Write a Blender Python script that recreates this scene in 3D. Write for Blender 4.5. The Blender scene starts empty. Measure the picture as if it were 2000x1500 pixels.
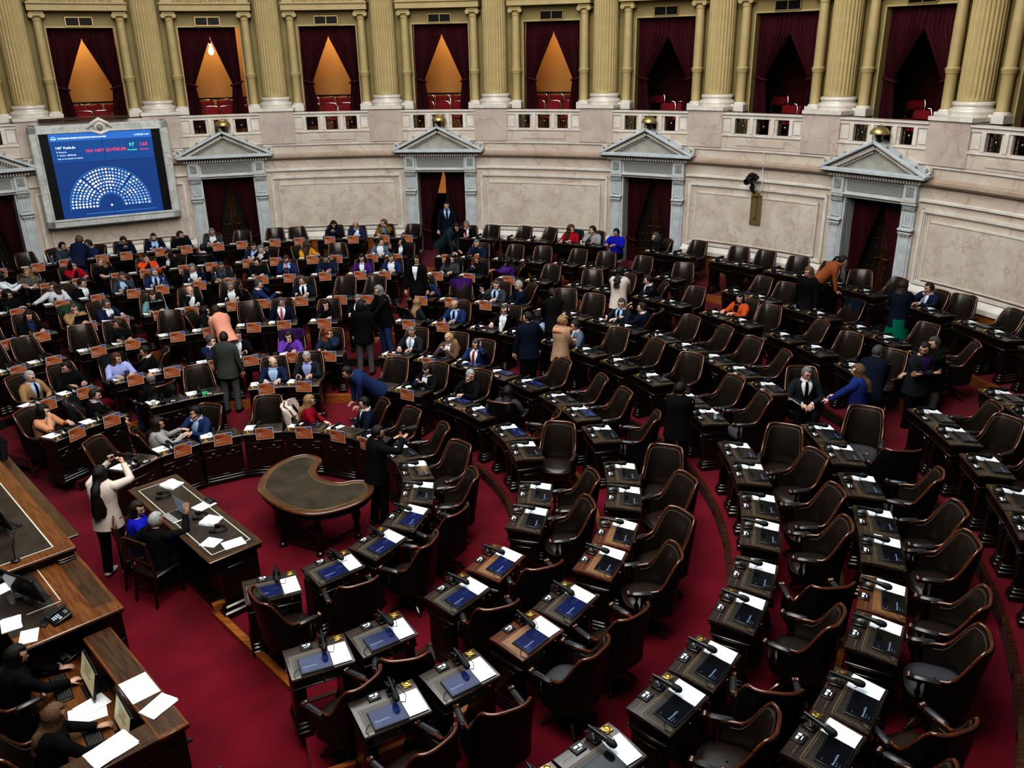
import bpy, math, random
from mathutils import Vector, Matrix
random.seed(7)
SC = bpy.context.scene
COL = SC.collection
R = math.radians
S, Cc = math.sin, math.cos

# ------------------------------------------------------------------ mesh builder
class MB:
    def __init__(s): s.v = []; s.f = []; s.m = []; s.T = None
    def add(s, vs, fs, m=0, T=None):
        b = len(s.v)
        for p in vs:
            p = Vector(p)
            if T is not None: p = T @ p
            if s.T is not None: p = s.T @ p
            s.v.append(tuple(p))
        for f in fs: s.f.append([b + i for i in f]); s.m.append(m)
    def box(s, c, d, m=0, rz=0, T=None, ch=0.0, taper=1.0):
        x, y, z = d[0]/2, d[1]/2, d[2]/2
        if ch <= 0:
            vs = [(sx*x*(taper if sz > 0 else 1), sy*y*(taper if sz > 0 else 1), sz*z) for sz in (-1, 1) for sy in (-1, 1) for sx in (-1, 1)]
            fs = [(0,2,3,1),(4,5,7,6),(0,1,5,4),(2,6,7,3),(0,4,6,2),(1,3,7,5)]
        else:
            ch = min(ch, x*.9, y*.9, z*.9)
            vs = []; lv = [(-z, -ch), (-z+ch, 0), (z-ch, 0), (z, -ch)]
            for zz, o in lv:
                X, Y = x+o, y+o
                k = ch if o == 0 else ch*.6
                for px, py in ((-X+k,-Y),(X-k,-Y),(X,-Y+k),(X,Y-k),(X-k,Y),(-X+k,Y),(-X,Y-k),(-X,-Y+k)): vs.append((px, py, zz))
            fs = [tuple(reversed(range(8)))]
            for l in range(3):
                for i in range(8):
                    j = (i+1) % 8; fs.append((l*8+i, l*8+j, l*8+8+j, l*8+8+i))
            fs.append(tuple(range(24, 32)))
        M = Matrix.Translation(c) @ Matrix.Rotation(rz, 4, 'Z')
        if T is not None: M = T @ M
        s.add(vs, fs, m, M)
    def lathe(s, prof, c=(0,0,0), n=16, m=0, T=None, cap=True, flute=None):
        vs = []; fs = []
        for k, (r, z) in enumerate(prof):
            for i in range(n):
                a = 2*math.pi*i/n
                rr = r
                if flute and flute[0] <= z <= flute[1]: rr = r*(1-flute[2]*(i % 2))
                vs.append((c[0]+rr*Cc(a), c[1]+rr*S(a), c[2]+z))
        for k in range(len(prof)-1):
            for i in range(n):
                j = (i+1) % n; fs.append((k*n+i, k*n+j, k*n+n+j, k*n+n+i))
        if cap:
            if prof[0][0] > 1e-4: fs.append(tuple(reversed(range(n))))
            if prof[-1][0] > 1e-4: fs.append(tuple(range((len(prof)-1)*n, len(prof)*n)))
        s.add(vs, fs, m, T)
    def tube(s, pts, r, n=8, m=0, T=None, closed=False, sq=1.0):
        pts = [Vector(p) for p in pts]; N = len(pts)
        rs = r if isinstance(r, (list, tuple)) else [r]*N
        vs = []; fs = []; up = Vector((0, 0, 1)); prev = None
        for k in range(N):
            a = pts[(k-1) % N] if (closed or k > 0) else pts[k]
            b = pts[(k+1) % N] if (closed or k < N-1) else pts[k]
            t = (b-a)
            t = t.normalized() if t.length > 1e-9 else Vector((0, 0, 1))
            if prev is None:
                u = t.cross(up)
                if u.length < .05: u = t.cross(Vector((0, 1, 0)))
            else:
                u = prev - t*prev.dot(t)
            u.normalize(); prev = u; w = t.cross(u)
            for i in range(n):
                an = 2*math.pi*i/n
                vs.append(pts[k] + u*Cc(an)*rs[k] + w*S(an)*rs[k]*sq)
        for k in range(N if closed else N-1):
            for i in range(n):
                j = (i+1) % n; q = (k+1) % N
                fs.append((k*n+i, q*n+i, q*n+j, k*n+j))
        if not closed:
            fs.append(tuple(range(n))); fs.append(tuple(reversed(range((N-1)*n, N*n))))
        s.add(vs, fs, m, T)
    def prism(s, poly, z0, z1, m=0, T=None, mt=None):
        n = len(poly)
        vs = [(x, y, z0) for x, y in poly] + [(x, y, z1) for x, y in poly]
        s.add(vs, [tuple(reversed(range(n)))] + [(i, (i+1) % n, n+(i+1) % n, n+i) for i in range(n)], m, T)
        s.add([(x, y, z1) for x, y in poly], [tuple(range(n))], m if mt is None else mt, T)
    def grid(s, fn, nu, nv, m=0, T=None, cu=False, flip=False):
        vs = [fn(i/(nu if cu else nu), j/nv) for j in range(nv+1) for i in range(nu if cu else nu+1)]
        w = nu if cu else nu+1; fs = []
        for j in range(nv):
            for i in range(nu):
                a, b = j*w+i, j*w+(i+1) % w if cu else j*w+i+1
                q = (a, b, b+w, a+w)
                fs.append(tuple(reversed(q)) if flip else q)
        s.add(vs, fs, m, T)
    def ell(s, c, r, m=0, T=None, n=12, k=8, fn=None):
        def f(u, v):
            a = u*2*math.pi; b = (v-.5)*math.pi*.998
            d = (Cc(b)*Cc(a), Cc(b)*S(a), S(b))
            q = fn(d) if fn else 1
            return (c[0]+r[0]*d[0]*q, c[1]+r[1]*d[1]*q, c[2]+r[2]*d[2]*q)
        s.grid(f, n, k, m, T, cu=True)
    # arc solid about the hemicycle centre, azimuth in degrees clockwise from +Y
    def arc(s, prof, a0, a1, m=0, step=1.5, closed=True, capends=True):
        n = max(1, int(math.ceil(abs(a1-a0)/step))); P = len(prof); vs = []; fs = []
        for i in range(n+1):
            a = R(a0+(a1-a0)*i/n)
            for r, z in prof: vs.append((r*S(a), r*Cc(a), z))
        for i in range(n):
            for j in range(P if closed else P-1):
                k = (j+1) % P; fs.append((i*P+j, i*P+k, i*P+P+k, i*P+P+j))
        if closed and capends:
            fs.append(tuple(reversed(range(P)))); fs.append(tuple(range(n*P, n*P+P)))
        s.add(vs, fs, m)
    def arcbox(s, a0, a1, r0, r1, z0, z1, m=0, step=1.5):
        s.arc([(r0, z0), (r1, z0), (r1, z1), (r0, z1)], a0, a1, m, step)
    def mesh(s, name, mats, ang=38):
        me = bpy.data.meshes.new(name); me.from_pydata(s.v, [], s.f)
        for x in mats: me.materials.append(x)
        if any(s.m): me.polygons.foreach_set('material_index', s.m)
        me.shade_smooth(); me.set_sharp_from_angle(angle=R(ang)); me.update()
        return me
    def build(s, name, mats, parent=None, ang=38):
        if not isinstance(mats, (list, tuple)): mats = [mats]
        o = bpy.data.objects.new(name, s.mesh(name, mats, ang)); COL.objects.link(o)
        if parent is not None: o.parent = parent
        return o

def tag(o, label=None, cat=None, group=None, kind=None):
    if label: o['label'] = label
    if cat: o['category'] = cat
    if group: o['group'] = group
    if kind: o['kind'] = kind
    return o
def empty(name, M=None, label=None, cat=None, group=None, kind=None):
    o = bpy.data.objects.new(name, None); COL.objects.link(o); o.empty_display_size = .1
    if M is not None: o.matrix_world = M
    return tag(o, label, cat, group, kind)
KIDS = {}
def kids(o): return [c for c in o.children]
def dup(o, M=None, parent=None):
    c = o.copy(); COL.objects.link(c)
    if parent is not None: c.parent = parent
    elif M is not None: c.matrix_world = M
    for ch in KIDS[o.name]: dup(ch, None, c) if ch.name in KIDS else dup_leaf(ch, c)
    return c
def dup_leaf(o, parent):
    c = o.copy(); COL.objects.link(c); c.parent = parent; return c
def freeze(o):                      # remember the children of a prototype once, before it is copied
    KIDS[o.name] = list(o.children)
    for ch in o.children: freeze(ch)
def place(az, r, z, turn=0.0, dx=0.0, dy=0.0):
    "frame on the hemicycle: +Y looks to the centre, +X to the right of someone looking there"
    a = R(az); M = Matrix.Translation((r*S(a), r*Cc(a), z)) @ Matrix.Rotation(math.pi-a, 4, 'Z')
    return M @ Matrix.Translation((dx, dy, 0)) @ Matrix.Rotation(R(turn), 4, 'Z')
def head_frame(x, y, z, az):
    "+Y looks towards compass azimuth az"
    return Matrix.Translation((x, y, z)) @ Matrix.Rotation(-R(az), 4, 'Z')

# ------------------------------------------------------------------ materials
def _new(name):
    m = bpy.data.materials.new(name); m.use_nodes = True
    nt = m.node_tree; return m, nt, nt.nodes['Principled BSDF']
def mat(name, col, rough=.5, metal=0, var=0.0, scale=8, bump=0.0, bscale=60, spec=.5, emis=None, es=1.0, coat=0, stretch=None, sheen=0, alpha=None, trans=0):
    m, nt, b = _new(name); L = nt.links
    b.inputs['Base Color'].default_value = (*col, 1); b.inputs['Roughness'].default_value = rough
    b.inputs['Metallic'].default_value = metal; b.inputs['Specular IOR Level'].default_value = spec
    b.inputs['Coat Weight'].default_value = coat; b.inputs['Coat Roughness'].default_value = .12
    b.inputs['Sheen Weight'].default_value = sheen; b.inputs['Transmission Weight'].default_value = trans
    if emis: b.inputs['Emission Color'].default_value = (*emis, 1); b.inputs['Emission Strength'].default_value = es
    if var or bump:
        tc = nt.nodes.new('ShaderNodeTexCoord'); mp = nt.nodes.new('ShaderNodeMapping')
        L.new(tc.outputs['Object'], mp.inputs[0])
        if stretch: mp.inputs['Scale'].default_value = stretch
    if var:
        n = nt.nodes.new('ShaderNodeTexNoise'); n.inputs['Scale'].default_value = scale; n.inputs['Detail'].default_value = 5
        L.new(mp.outputs[0], n.inputs['Vector'])
        mr = nt.nodes.new('ShaderNodeMapRange'); mr.inputs[1].default_value = .3; mr.inputs[2].default_value = .7
        mr.inputs[3].default_value = 1-var; mr.inputs[4].default_value = 1+var
        L.new(n.outputs['Fac'], mr.inputs[0])
        mx = nt.nodes.new('ShaderNodeVectorMath'); mx.operation = 'SCALE'; mx.inputs[0].default_value = col
        L.new(mr.outputs[0], mx.inputs['Scale']); L.new(mx.outputs[0], b.inputs['Base Color'])
    if bump:
        n = nt.nodes.new('ShaderNodeTexNoise'); n.inputs['Scale'].default_value = bscale; n.inputs['Detail'].default_value = 4
        L.new(mp.outputs[0], n.inputs['Vector'])
        bp = nt.nodes.new('ShaderNodeBump'); bp.inputs['Strength'].default_value = bump; bp.inputs['Distance'].default_value = .01
        L.new(n.outputs['Fac'], bp.inputs['Height']); L.new(bp.outputs[0], b.inputs['Normal'])
    return m
def ramp(nt, stops):
    r = nt.nodes.new('ShaderNodeValToRGB'); e = r.color_ramp.elements
    e[0].position, e[0].color = stops[0][0], (*stops[0][1], 1); e[1].position, e[1].color = stops[1][0], (*stops[1][1], 1)
    for p, c in stops[2:]:
        x = e.new(p); x.color = (*c, 1)
    return r
def marble(name, base, blotch, vein, vs=1.0, rough=.32, vamt=.6):
    m, nt, b = _new(name); L = nt.links; b.inputs['Roughness'].default_value = rough
    tc = nt.nodes.new('ShaderNodeTexCoord')
    n1 = nt.nodes.new('ShaderNodeTexNoise'); n1.inputs['Scale'].default_value = 1.3*vs; n1.inputs['Detail'].default_value = 6
    n1.inputs['Distortion'].default_value = .6; L.new(tc.outputs['Object'], n1.inputs['Vector'])
    r1 = ramp(nt, [(.36, base), (.66, blotch)]); L.new(n1.outputs['Fac'], r1.inputs[0])
    nd = nt.nodes.new('ShaderNodeTexNoise'); nd.inputs['Scale'].default_value = 1.1*vs; nd.inputs['Detail'].default_value = 4
    L.new(tc.outputs['Object'], nd.inputs['Vector'])
    ad = nt.nodes.new('ShaderNodeVectorMath'); ad.operation = 'MULTIPLY_ADD'; ad.inputs[1].default_value = (1.1, 1.1, 1.1)
    L.new(nd.outputs['Color'], ad.inputs[0]); L.new(tc.outputs['Object'], ad.inputs[2])
    vo = nt.nodes.new('ShaderNodeTexVoronoi'); vo.feature = 'DISTANCE_TO_EDGE'; vo.inputs['Scale'].default_value = 1.15*vs
    L.new(ad.outputs[0], vo.inputs['Vector'])
    mr = nt.nodes.new('ShaderNodeMapRange'); mr.inputs[1].default_value = 0; mr.inputs[2].default_value = .035
    mr.inputs[3].default_value = vamt; mr.inputs[4].default_value = 0; L.new(vo.outputs['Distance'], mr.inputs[0])
    n3 = nt.nodes.new('ShaderNodeTexNoise'); n3.inputs['Scale'].default_value = .9*vs; L.new(tc.outputs['Object'], n3.inputs['Vector'])
    mu = nt.nodes.new('ShaderNodeMath'); mu.operation = 'MULTIPLY'; L.new(mr.outputs[0], mu.inputs[0]); L.new(n3.outputs['Fac'], mu.inputs[1])
    mx = nt.nodes.new('ShaderNodeMixRGB'); L.new(mu.outputs[0], mx.inputs[0]); L.new(r1.outputs[0], mx.inputs[1]); mx.inputs[2].default_value = (*vein, 1)
    L.new(mx.outputs[0], b.inputs['Base Color']); return m
def wood(name, dark, light, rough=.3, axis=0, scale=3.0, coat=.3):
    m, nt, b = _new(name); L = nt.links; b.inputs['Roughness'].default_value = rough; b.inputs['Coat Weight'].default_value = coat; b.inputs['Coat Roughness'].default_value = .15
    tc = nt.nodes.new('ShaderNodeTexCoord'); mp = nt.nodes.new('ShaderNodeMapping'); L.new(tc.outputs['Object'], mp.inputs[0])
    sc = [14, 14, 14]; sc[axis] = 1.2; mp.inputs['Scale'].default_value = sc
    n = nt.nodes.new('ShaderNodeTexNoise'); n.inputs['Scale'].default_value = scale; n.inputs['Detail'].default_value = 5; n.inputs['Distortion'].default_value = .5
    L.new(mp.outputs[0], n.inputs['Vector'])
    r = ramp(nt, [(.3, dark), (.72, light)]); L.new(n.outputs['Fac'], r.inputs[0]); L.new(r.outputs[0], b.inputs['Base Color'])
    return m

X = {}
X['marble'] = marble('cream_pink_marble', (.60, .535, .455), (.53, .44, .37), (.24, .15, .12), 1.0)
X['marble_panel'] = marble('veined_marble_panel', (.64, .58, .50), (.55, .46, .39), (.28, .18, .15), 1.8, vamt=.7)
X['marble_ped'] = marble('rose_marble', (.54, .465, .41), (.46, .37, .33), (.28, .17, .15), 1.2)
X['marble_white'] = marble('white_marble', (.70, .66, .60), (.60, .54, .48), (.4, .34, .3), 2.0)
X['marble_screen'] = marble('grey_veined_marble', (.62, .62, .58), (.5, .5, .46), (.15, .15, .16), 2.6, vamt=1.0)
X['stone'] = mat('blue_grey_stone', (.50, .525, .53), .6, var=.12, scale=6, bump=.15)
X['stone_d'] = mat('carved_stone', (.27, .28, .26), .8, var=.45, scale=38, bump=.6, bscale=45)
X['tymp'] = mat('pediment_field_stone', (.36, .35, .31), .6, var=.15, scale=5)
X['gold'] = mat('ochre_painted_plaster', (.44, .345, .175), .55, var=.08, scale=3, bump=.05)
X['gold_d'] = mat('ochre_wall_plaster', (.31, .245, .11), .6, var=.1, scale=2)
X['gold_orn'] = mat('ochre_ornament', (.34, .27, .13), .6, var=.5, scale=30, bump=.8, bscale=30)
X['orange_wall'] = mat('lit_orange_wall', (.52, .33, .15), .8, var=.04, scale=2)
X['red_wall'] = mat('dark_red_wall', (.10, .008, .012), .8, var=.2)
X['velvet'] = mat('burgundy_velvet', (.065, .003, .011), .85, var=.3, scale=6, sheen=.0, stretch=(4, 4, .4))
X['velvet_r'] = mat('red_velvet_seat', (.22, .004, .012), .7, var=.15)
X['chrome'] = mat('chrome', (.6, .6, .6), .2, 1)
X['black'] = mat('black_plastic', (.012, .012, .013), .35)
X['black_m'] = mat('black_matte', (.010, .010, .011), .7)
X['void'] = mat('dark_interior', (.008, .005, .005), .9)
X['iron'] = mat('black_iron', (.02, .02, .02), .45, .6)
X['brass'] = mat('brass', (.50, .34, .10), .3, 1)
X['brass_d'] = mat('aged_brass', (.45, .36, .18), .45, .8)
X['gilt'] = mat('gold_border', (.22, .17, .09), .5, .2)
X['leather'] = mat('dark_brown_leather', (.024, .017, .013), .30, var=.15, scale=5, bump=.08, bscale=120, spec=.5)
X['leather_b'] = mat('black_leather_back', (.007, .006, .006), .4, bump=.05, bscale=120)
X['cover'] = mat('charcoal_fabric_cover', (.045, .045, .052), .75, bump=.3, bscale=30, var=.1)
X['piping'] = mat('cream_stitching', (.16, .13, .09), .6)
X['rim'] = wood('polished_chestnut_rim', (.042, .014, .007), (.15, .048, .018), .18, coat=.6)
X['rim_d'] = wood('dark_arm_wood', (.03, .012, .006), (.09, .035, .018), .2, coat=.6)
X['ebony'] = wood('near_black_wood', (.007, .004, .003), (.020, .011, .008), .3, coat=.3)
X['desktop'] = wood('dark_desktop_wood', (.024, .017, .014), (.066, .046, .037), .22, coat=.5)
X['desktop_r'] = wood('reddish_desktop_wood', (.06, .022, .012), (.15, .055, .03), .22, coat=.5)
X['inlay'] = mat('dark_leather_inlay', (.035, .030, .026), .35, var=.2, scale=12)
X['inlay_l'] = mat('tan_leather_inlay', (.20, .10, .045), .4, var=.2, scale=12)
X['nosing'] = wood('orange_brown_nosing', (.17, .06, .015), (.38, .15, .04), .3)
X['grille'] = mat('vent_grille_metal', (.07, .07, .065), .5, .5)
X['carpet'] = mat('red_carpet', (.125, .0065, .017), .95, var=.28, scale=1.3, bump=.4, bscale=160, spec=.1, sheen=.1)
X['paper'] = mat('white_paper', (.80, .82, .84), .7)
X['paper_l'] = mat('faint_print', (.62, .64, .67), .7)
X['white'] = mat('white_plastic', (.75, .75, .75), .5)
X['orange'] = mat('orange_card', (.44, .150, .060), .6)
X['card_w'] = mat('card_white', (.62, .58, .56), .6)
X['card_b'] = mat('card_blue', (.03, .09, .36), .6)
X['card_t'] = mat('card_dark_text', (.10, .02, .01), .6)
X['scr_dark'] = mat('tablet_glass_dark', (.008, .009, .012), .12, spec=.35)
X['scr_blue'] = mat('tablet_glass_blue', (.008, .010, .03), .12, spec=.3, emis=(.010, .016, .065), es=.9)
X['scr_text'] = mat('tablet_text', (.1, .1, .1), .5, emis=(.16, .26, .50), es=.7)
X['led'] = mat('red_led', (.3, 0, 0), .4, emis=(1, .03, .02), es=3)
X['dais'] = wood('walnut_ledge', (.040, .021, .011), (.095, .052, .026), .3, coat=.3)
X['dais_o'] = wood('orange_walnut', (.085, .032, .011), (.20, .085, .028), .28, coat=.4)
X['dais_l'] = mat('dark_glass_leather_top', (.045, .036, .030), .12, var=.3, scale=4)
X['inlayline'] = mat('ivory_inlay_line', (.5, .47, .4), .5)
# ------------------------------------------------------------------ layout
A0, DA = -34.85, 12.068
def colaz(k): return A0+DA*k
def bayaz(k): return A0+DA*(k+.5)
RW = 14.45
ROWR = [2.42, 4.12, 5.34, 7.05, 8.35, 9.99, 11.20, 12.85]
ROWZ = [.16*k for k in range(8)]
ORD = ['first', 'second', 'third', 'fourth', 'fifth', 'sixth', 'seventh', 'eighth', 'ninth', 'tenth', 'eleventh', 'twelfth', 'thirteenth', 'fourteenth', 'fifteenth', 'sixteenth', 'seventeenth', 'eighteenth', 'nineteenth', 'twentieth']
ROWN = ['front row', 'second row', 'third row', 'fourth row', 'fifth row', 'sixth row', 'seventh row', 'back row']

# floor of the pit and the stepped carpeted tiers
g = MB(); g.lathe([(0, 0), (17.5, 0), (17.5, -.3)], n=96, cap=False); fl = g.build('floor', X['carpet']); tag(fl, kind='structure')
for k in range(1, 8):
    r0 = ROWR[k]-.30; r1 = (ROWR[k+1]-.30) if k < 7 else 15.6; z = ROWZ[k]
    a0, a1 = (-63, 158) if k < 3 else (-64, 152)
    if k == 7: a0, a1 = -56, 92
    g = MB()
    g.arc([(r0, z-.16), (r0, z), (r1+.02, z), (r1+.02, z-.16)], a0, a1, 0, 2.0)
    tag(g.build('floor', X['carpet']), kind='structure')
    g = MB(); vent = k in (1, 3, 5)
    g.arc([(r0-.045, z-.16 if not vent else z-.02), (r0-.045, z+.012), (r0+.02, z+.012), (r0+.02, z-.16 if not vent else z-.02)], a0, a1, 0 if not vent else 0, 2.0)
    if vent:
        g.arc([(r0-.035, z-.16), (r0-.035, z-.02), (r0, z-.02), (r0, z-.16)], a0, a1, 1, 2.0)
        n = int((a1-a0)*R(r0)/.9) if False else int(R(a1-a0)*r0/.9)
        for i in range(n):
            am = a0+(a1-a0)*(i+.5)/n; h = math.degrees(.38/r0)
            for q in range(3): g.arcbox(am-h, am+h, r0-.045, r0-.03, z-.135+q*.035, z-.118+q*.035, 2, 3)
    o = g.build('trim_%d' % k, [X['nosing'] if k in (2, 4, 6, 7) else X['rim_d'], X['ebony'], X['grille']]); tag(o, kind='structure')
# wooden step edge at the open end of the first tier, and the two little steps on the far left
g = MB()
g.box((.61, -2.40, .03), (.095, 1.95, .06), 0, rz=R(43.3)); g.box((.12, -1.60, .09), (.46, .08, .18), 0, rz=R(37))
tag(g.build('trim_8', X['nosing']), kind='structure')
for i, (cx, cy, z) in enumerate(((-5.05, 2.95, .12), (-5.35, 3.45, .26))):
    g = MB(); T = Matrix.Translation((cx, cy, 0)) @ Matrix.Rotation(R(52), 4, 'Z')
    g.box((0, .35, z/2), (1.3, .9, z), 0, T=T); g.box((0, -.11, z-.02), (1.32, .06, .05), 1, T=T); g.box((0, -.10, z/2-.03), (1.3, .03, z-.06), 2, T=T)
    tag(g.build('floor', [X['carpet'], X['nosing'], X['ebony']]), kind='structure')

# ------------------------------------------------------------------ lower marble wall
HD = 2.86                                   # half opening of a door in degrees
ks = range(-1, 9); doors = [-1, 1, 3, 5, 7]
EA0, EA1 = A0-DA*1.6, A0+DA*10.6
segs = []; a = EA0
for k in doors:
    segs.append((a, bayaz(k)-HD)); a = bayaz(k)+HD
segs.append((a, EA1))
g = MB()
for s0, s1 in segs: g.arcbox(s0, s1, RW, RW+.35, 1.1, 3.60)
g.arcbox(EA0, EA1, RW, RW+.35, 3.55, 4.36)
tag(g.build('wall_back', X['marble']), kind='structure')
g = MB()
DP = 4.25
segs2 = []; a = EA0
for k in doors:
    segs2.append((a, bayaz(k)-DP)); a = bayaz(k)+DP
segs2.append((a, EA1))
for s0, s1 in segs2:
    g.arcbox(s0, s1, RW-.10, RW, 1.12, 1.62, 1)                                    # wood skirting
    g.arc([(RW, 1.62), (RW-.14, 1.62), (RW-.14, 1.72), (RW-.07, 1.80), (RW-.03, 1.84), (RW, 1.84)], s0, s1, 0)
    g.arc([(RW, 3.60), (RW-.05, 3.61), (RW-.05, 3.655), (RW, 3.67)], s0, s1, 0)
    g.arc([(RW, 3.92), (RW-.06, 3.93), (RW-.13, 3.99), (RW-.13, 4.05), (RW-.02, 4.10), (RW, 4.10)], s0, s1, 2)
    g.arc([(RW, 4.30), (RW-.04, 4.31), (RW-.04, 4.37), (RW, 4.40)], s0, s1, 0)
o = tag(g.build('trim_9', [X['marble_white'], X['nosing'], marble('brown_marble_moulding', (.46, .36, .29), (.40, .30, .23), (.2, .1, .08), 2)]), kind='structure')
n = 10
for k in (-2, 0, 2, 4, 6, 8):
    c = bayaz(k); g = MB()
    def frame(h, z0, z1, w, r, m):
        wd = math.degrees(w/RW)
        g.arcbox(c-h, c+h, r, RW, z1-w, z1, m); g.arcbox(c-h, c+h, r, RW, z0, z0+w, m)
        g.arcbox(c-h, c-h+wd, r, RW, z0, z1, m); g.arcbox(c+h-wd, c+h, r, RW, z0, z1, m)
    frame(7.45, 1.86, 3.46, .06, RW-.05, 0)
    frame(7.2, 1.92, 3.40, .025, RW-.025, 0)
    g.arcbox(c-6.55, c+6.55, RW-.045, RW, 2.0, 3.22, 1)
    frame(6.62, 1.985, 3.235, .028, RW-.06, 0)
    tag(g.build('trim_%d' % n, [X['marble_white'], X['marble_panel']]), kind='structure'); n += 1
n0 = n

# ------------------------------------------------------------------ doors with stone surrounds and pediments
stone = [X['stone'], X['stone_d'], X['tymp'], X['marble_white']]
def curtain_mesh(side, w_top, w_tie, ztop, ztie, zbot, folds=9, dep=.05, over=.0):
    "one velvet panel hung from x=0 (wall side) towards x=side*w_top, gathered at ztie"
    g = MB()
    def f(u, v):
        z = ztop+(zbot-ztop)*v; t = (ztop-z)/(ztop-ztie)
        t2 = max(0, (t-over)/(1-over))
        if t < 1: w = w_top+(w_tie-w_top)*(t2**.95); sag = 0
        else: w = w_tie*(1+.35*min(1, (t-1)*2.2))
        y = dep*(.6+.4*S(v*3))*S(u*folds*2*math.pi+S(v*4)*.6)*(.45+.55*w/w_top)+.012*S(u*folds*5+v*7)
        return (side*w*u, y, z)
    g.grid(f, folds*8, 22, 0)
    def f2(u, v):
        return f(u, v)[0], f(u, v)[1]+.02, f(u, v)[2]
    g.grid(f2, folds*8, 22, 0, flip=True)
    return g
def tieback(side, w_tie, ztie):
    g = MB(); g.tube([(side*(w_tie*.5+w_tie*.62*Cc(t)), .02+.085*S(t), ztie+.05*Cc(t)*-1) for t in [i*2*math.pi/14 for i in range(14)]], .028, 6, 0, closed=True)
    return g
for di, k in enumerate(doors):
    M = place(bayaz(k), RW, 0)
    D = empty('door_%d' % (di+1), M, kind='structure')
    zf = 1.12
    for s_ in (-1, 1):
        g = MB(); x = s_*.885
        g.box((x, .045, (zf+3.0)/2), (.30, .09, 3.0-zf-.0), 0); g.box((x, .065, (zf+2.95)/2), (.20, .10, 2.9-zf), 0, ch=.01)
        g.box((x, .07, 1.30), (.34, .16, .34), 0, ch=.015)
        for q in range(3): g.box((x+(q-1)*.075, .13, 2.86), (.06, .07, .05), 3, ch=.02)
        g.box((x, .08, 2.91), (.30, .19, .04), 0); g.box((x, .08, 2.98), (.34, .22, .06), 0, ch=.012)
        for q in range(4): g.box((x-.105+q*.07, .10, 3.20), (.035, .07, .34), 0, ch=.012)
        g.box((x, .06, 3.2), (.30, .10, .42), 0)
        for q in range(3): g.box((x+(q-1)*.075, .12, 3.06), (.055, .06, .05), 3, ch=.02)
        g.box((x, .075, 3.45), (.30, .14, .12), 1); g.box((x, .08, 3.53), (.34, .18, .04), 0)
        g.build('pilaster', stone, D)
        g = MB(); g.box((s_*.72, .02, (zf+3.5)/2), (.05, .10, 3.5-zf), 0); g.box((s_*.735, -.21, (zf+3.5)/2), (.04, .42, 3.5-zf), 0)
        g.build('jamb', [X['stone']], D)
    g = MB()
    g.box((0, .03, 3.55), (1.50, .16, .10), 0); g.box((0, -.2, 3.54), (1.44, .40, .06), 0)
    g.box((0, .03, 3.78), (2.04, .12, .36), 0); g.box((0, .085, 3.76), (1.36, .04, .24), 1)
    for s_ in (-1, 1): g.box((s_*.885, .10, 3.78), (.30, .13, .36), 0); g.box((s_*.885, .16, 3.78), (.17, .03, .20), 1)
    g.box((0, .07, 3.58), (2.1, .22, .03), 3)
    for q in range(33): g.box((-1.09+q*.068, .15, 3.99), (.036, .18, .065), 3)
    g.box((0, .06, 4.03), (2.3, .2, .03), 0)
    g.build('entablature', stone, D)
    g = MB(); W = 1.27; zb = 4.07; za = 4.78
    g.box((0, .16, zb+.045), (2*W, .44, .09), 0, ch=.012)
    TT = Matrix.Rotation(math.pi/2, 4, 'X')
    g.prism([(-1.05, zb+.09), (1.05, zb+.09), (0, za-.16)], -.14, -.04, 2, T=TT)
    L = math.hypot(W, za-zb-.09); th = math.atan2(za-zb-.09, W)
    for s_ in (-1, 1):
        T = Matrix.Translation((s_*W/2, .16, (zb+.09+za)/2-.02)) @ Matrix.Rotation(s_*th, 4, 'Y')
        g.box((0, 0, 0), (L+.06, .46, .07), 0, T=T, ch=.012)
        T2 = Matrix.Translation((s_*W/2*.93, .10, (zb+.09+za)/2-.105)) @ Matrix.Rotation(s_*th, 4, 'Y')
        g.box((0, 0, 0), (L*.9, .34, .085), 3, T=T2)
        for q in range(17):
            T3 = T2 @ Matrix.Translation((-L*.36+q*L*.045, .04, -.07)); g.box((0, 0, 0), (.03, .14, .05), 3, T=T3)
        for q in (-.28, .02, .28):
            T3 = T @ Matrix.Translation((q*L, .15, .06)); g.ell((0, 0, 0), (.035, .03, .03), 1, T=T3, n=8, k=6)
    g.build('pediment', stone, D)
    for (x, z, h) in ((0, za+.02, .17), (-W+.05, zb+.12, .15), (W-.05, zb+.12, .15)):
        g = MB(); g.prism([(-.075, 0), (.075, 0), (.07, h*.65), (.035, h*.93), (0, h), (-.035, h*.93), (-.07, h*.65)], -.05, .05, 0, T=Matrix.Translation((x, .18, z)) @ TT)
        g.ell((x, .24, z+h*.5), (.045, .02, h*.3), 1, n=10, k=6)
        g.build('acroterion', [X['marble_white'], X['stone_d']], D)
    # leather padded leaves in the reveal
    for s_ in (-1, 1):
        if k == 3 and s_ == 1: continue
        lf = MB(); y0 = -.62
        lf.box((s_*.35, y0, (zf+3.5)/2), (.69, .05, 3.5-zf), 0)
        lf.box((s_*.35, y0+.035, 2.45), (.52, .03, 1.9), 1, ch=.01); lf.box((s_*.35, y0+.035, 1.32), (.52, .03, .3), 0, ch=.01)
        for q in range(8):
            for w in range(4):
                lf.ell((s_*.35-.2+w*.13+(.065 if q % 2 else 0), y0+.055, 1.65+q*.22), (.03, .012, .03), 1, n=8, k=5)
        leaf = lf.build('door_leaf', [X['rim_d'], X['leather']], D)
        h = MB(); h.tube([(s_*.06, y0+.04, 2.10), (s_*.06, y0+.10, 2.10), (s_*.19, y0+.10, 2.08)], .014, 8); h.build('handle', X['brass'], leaf)
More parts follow.
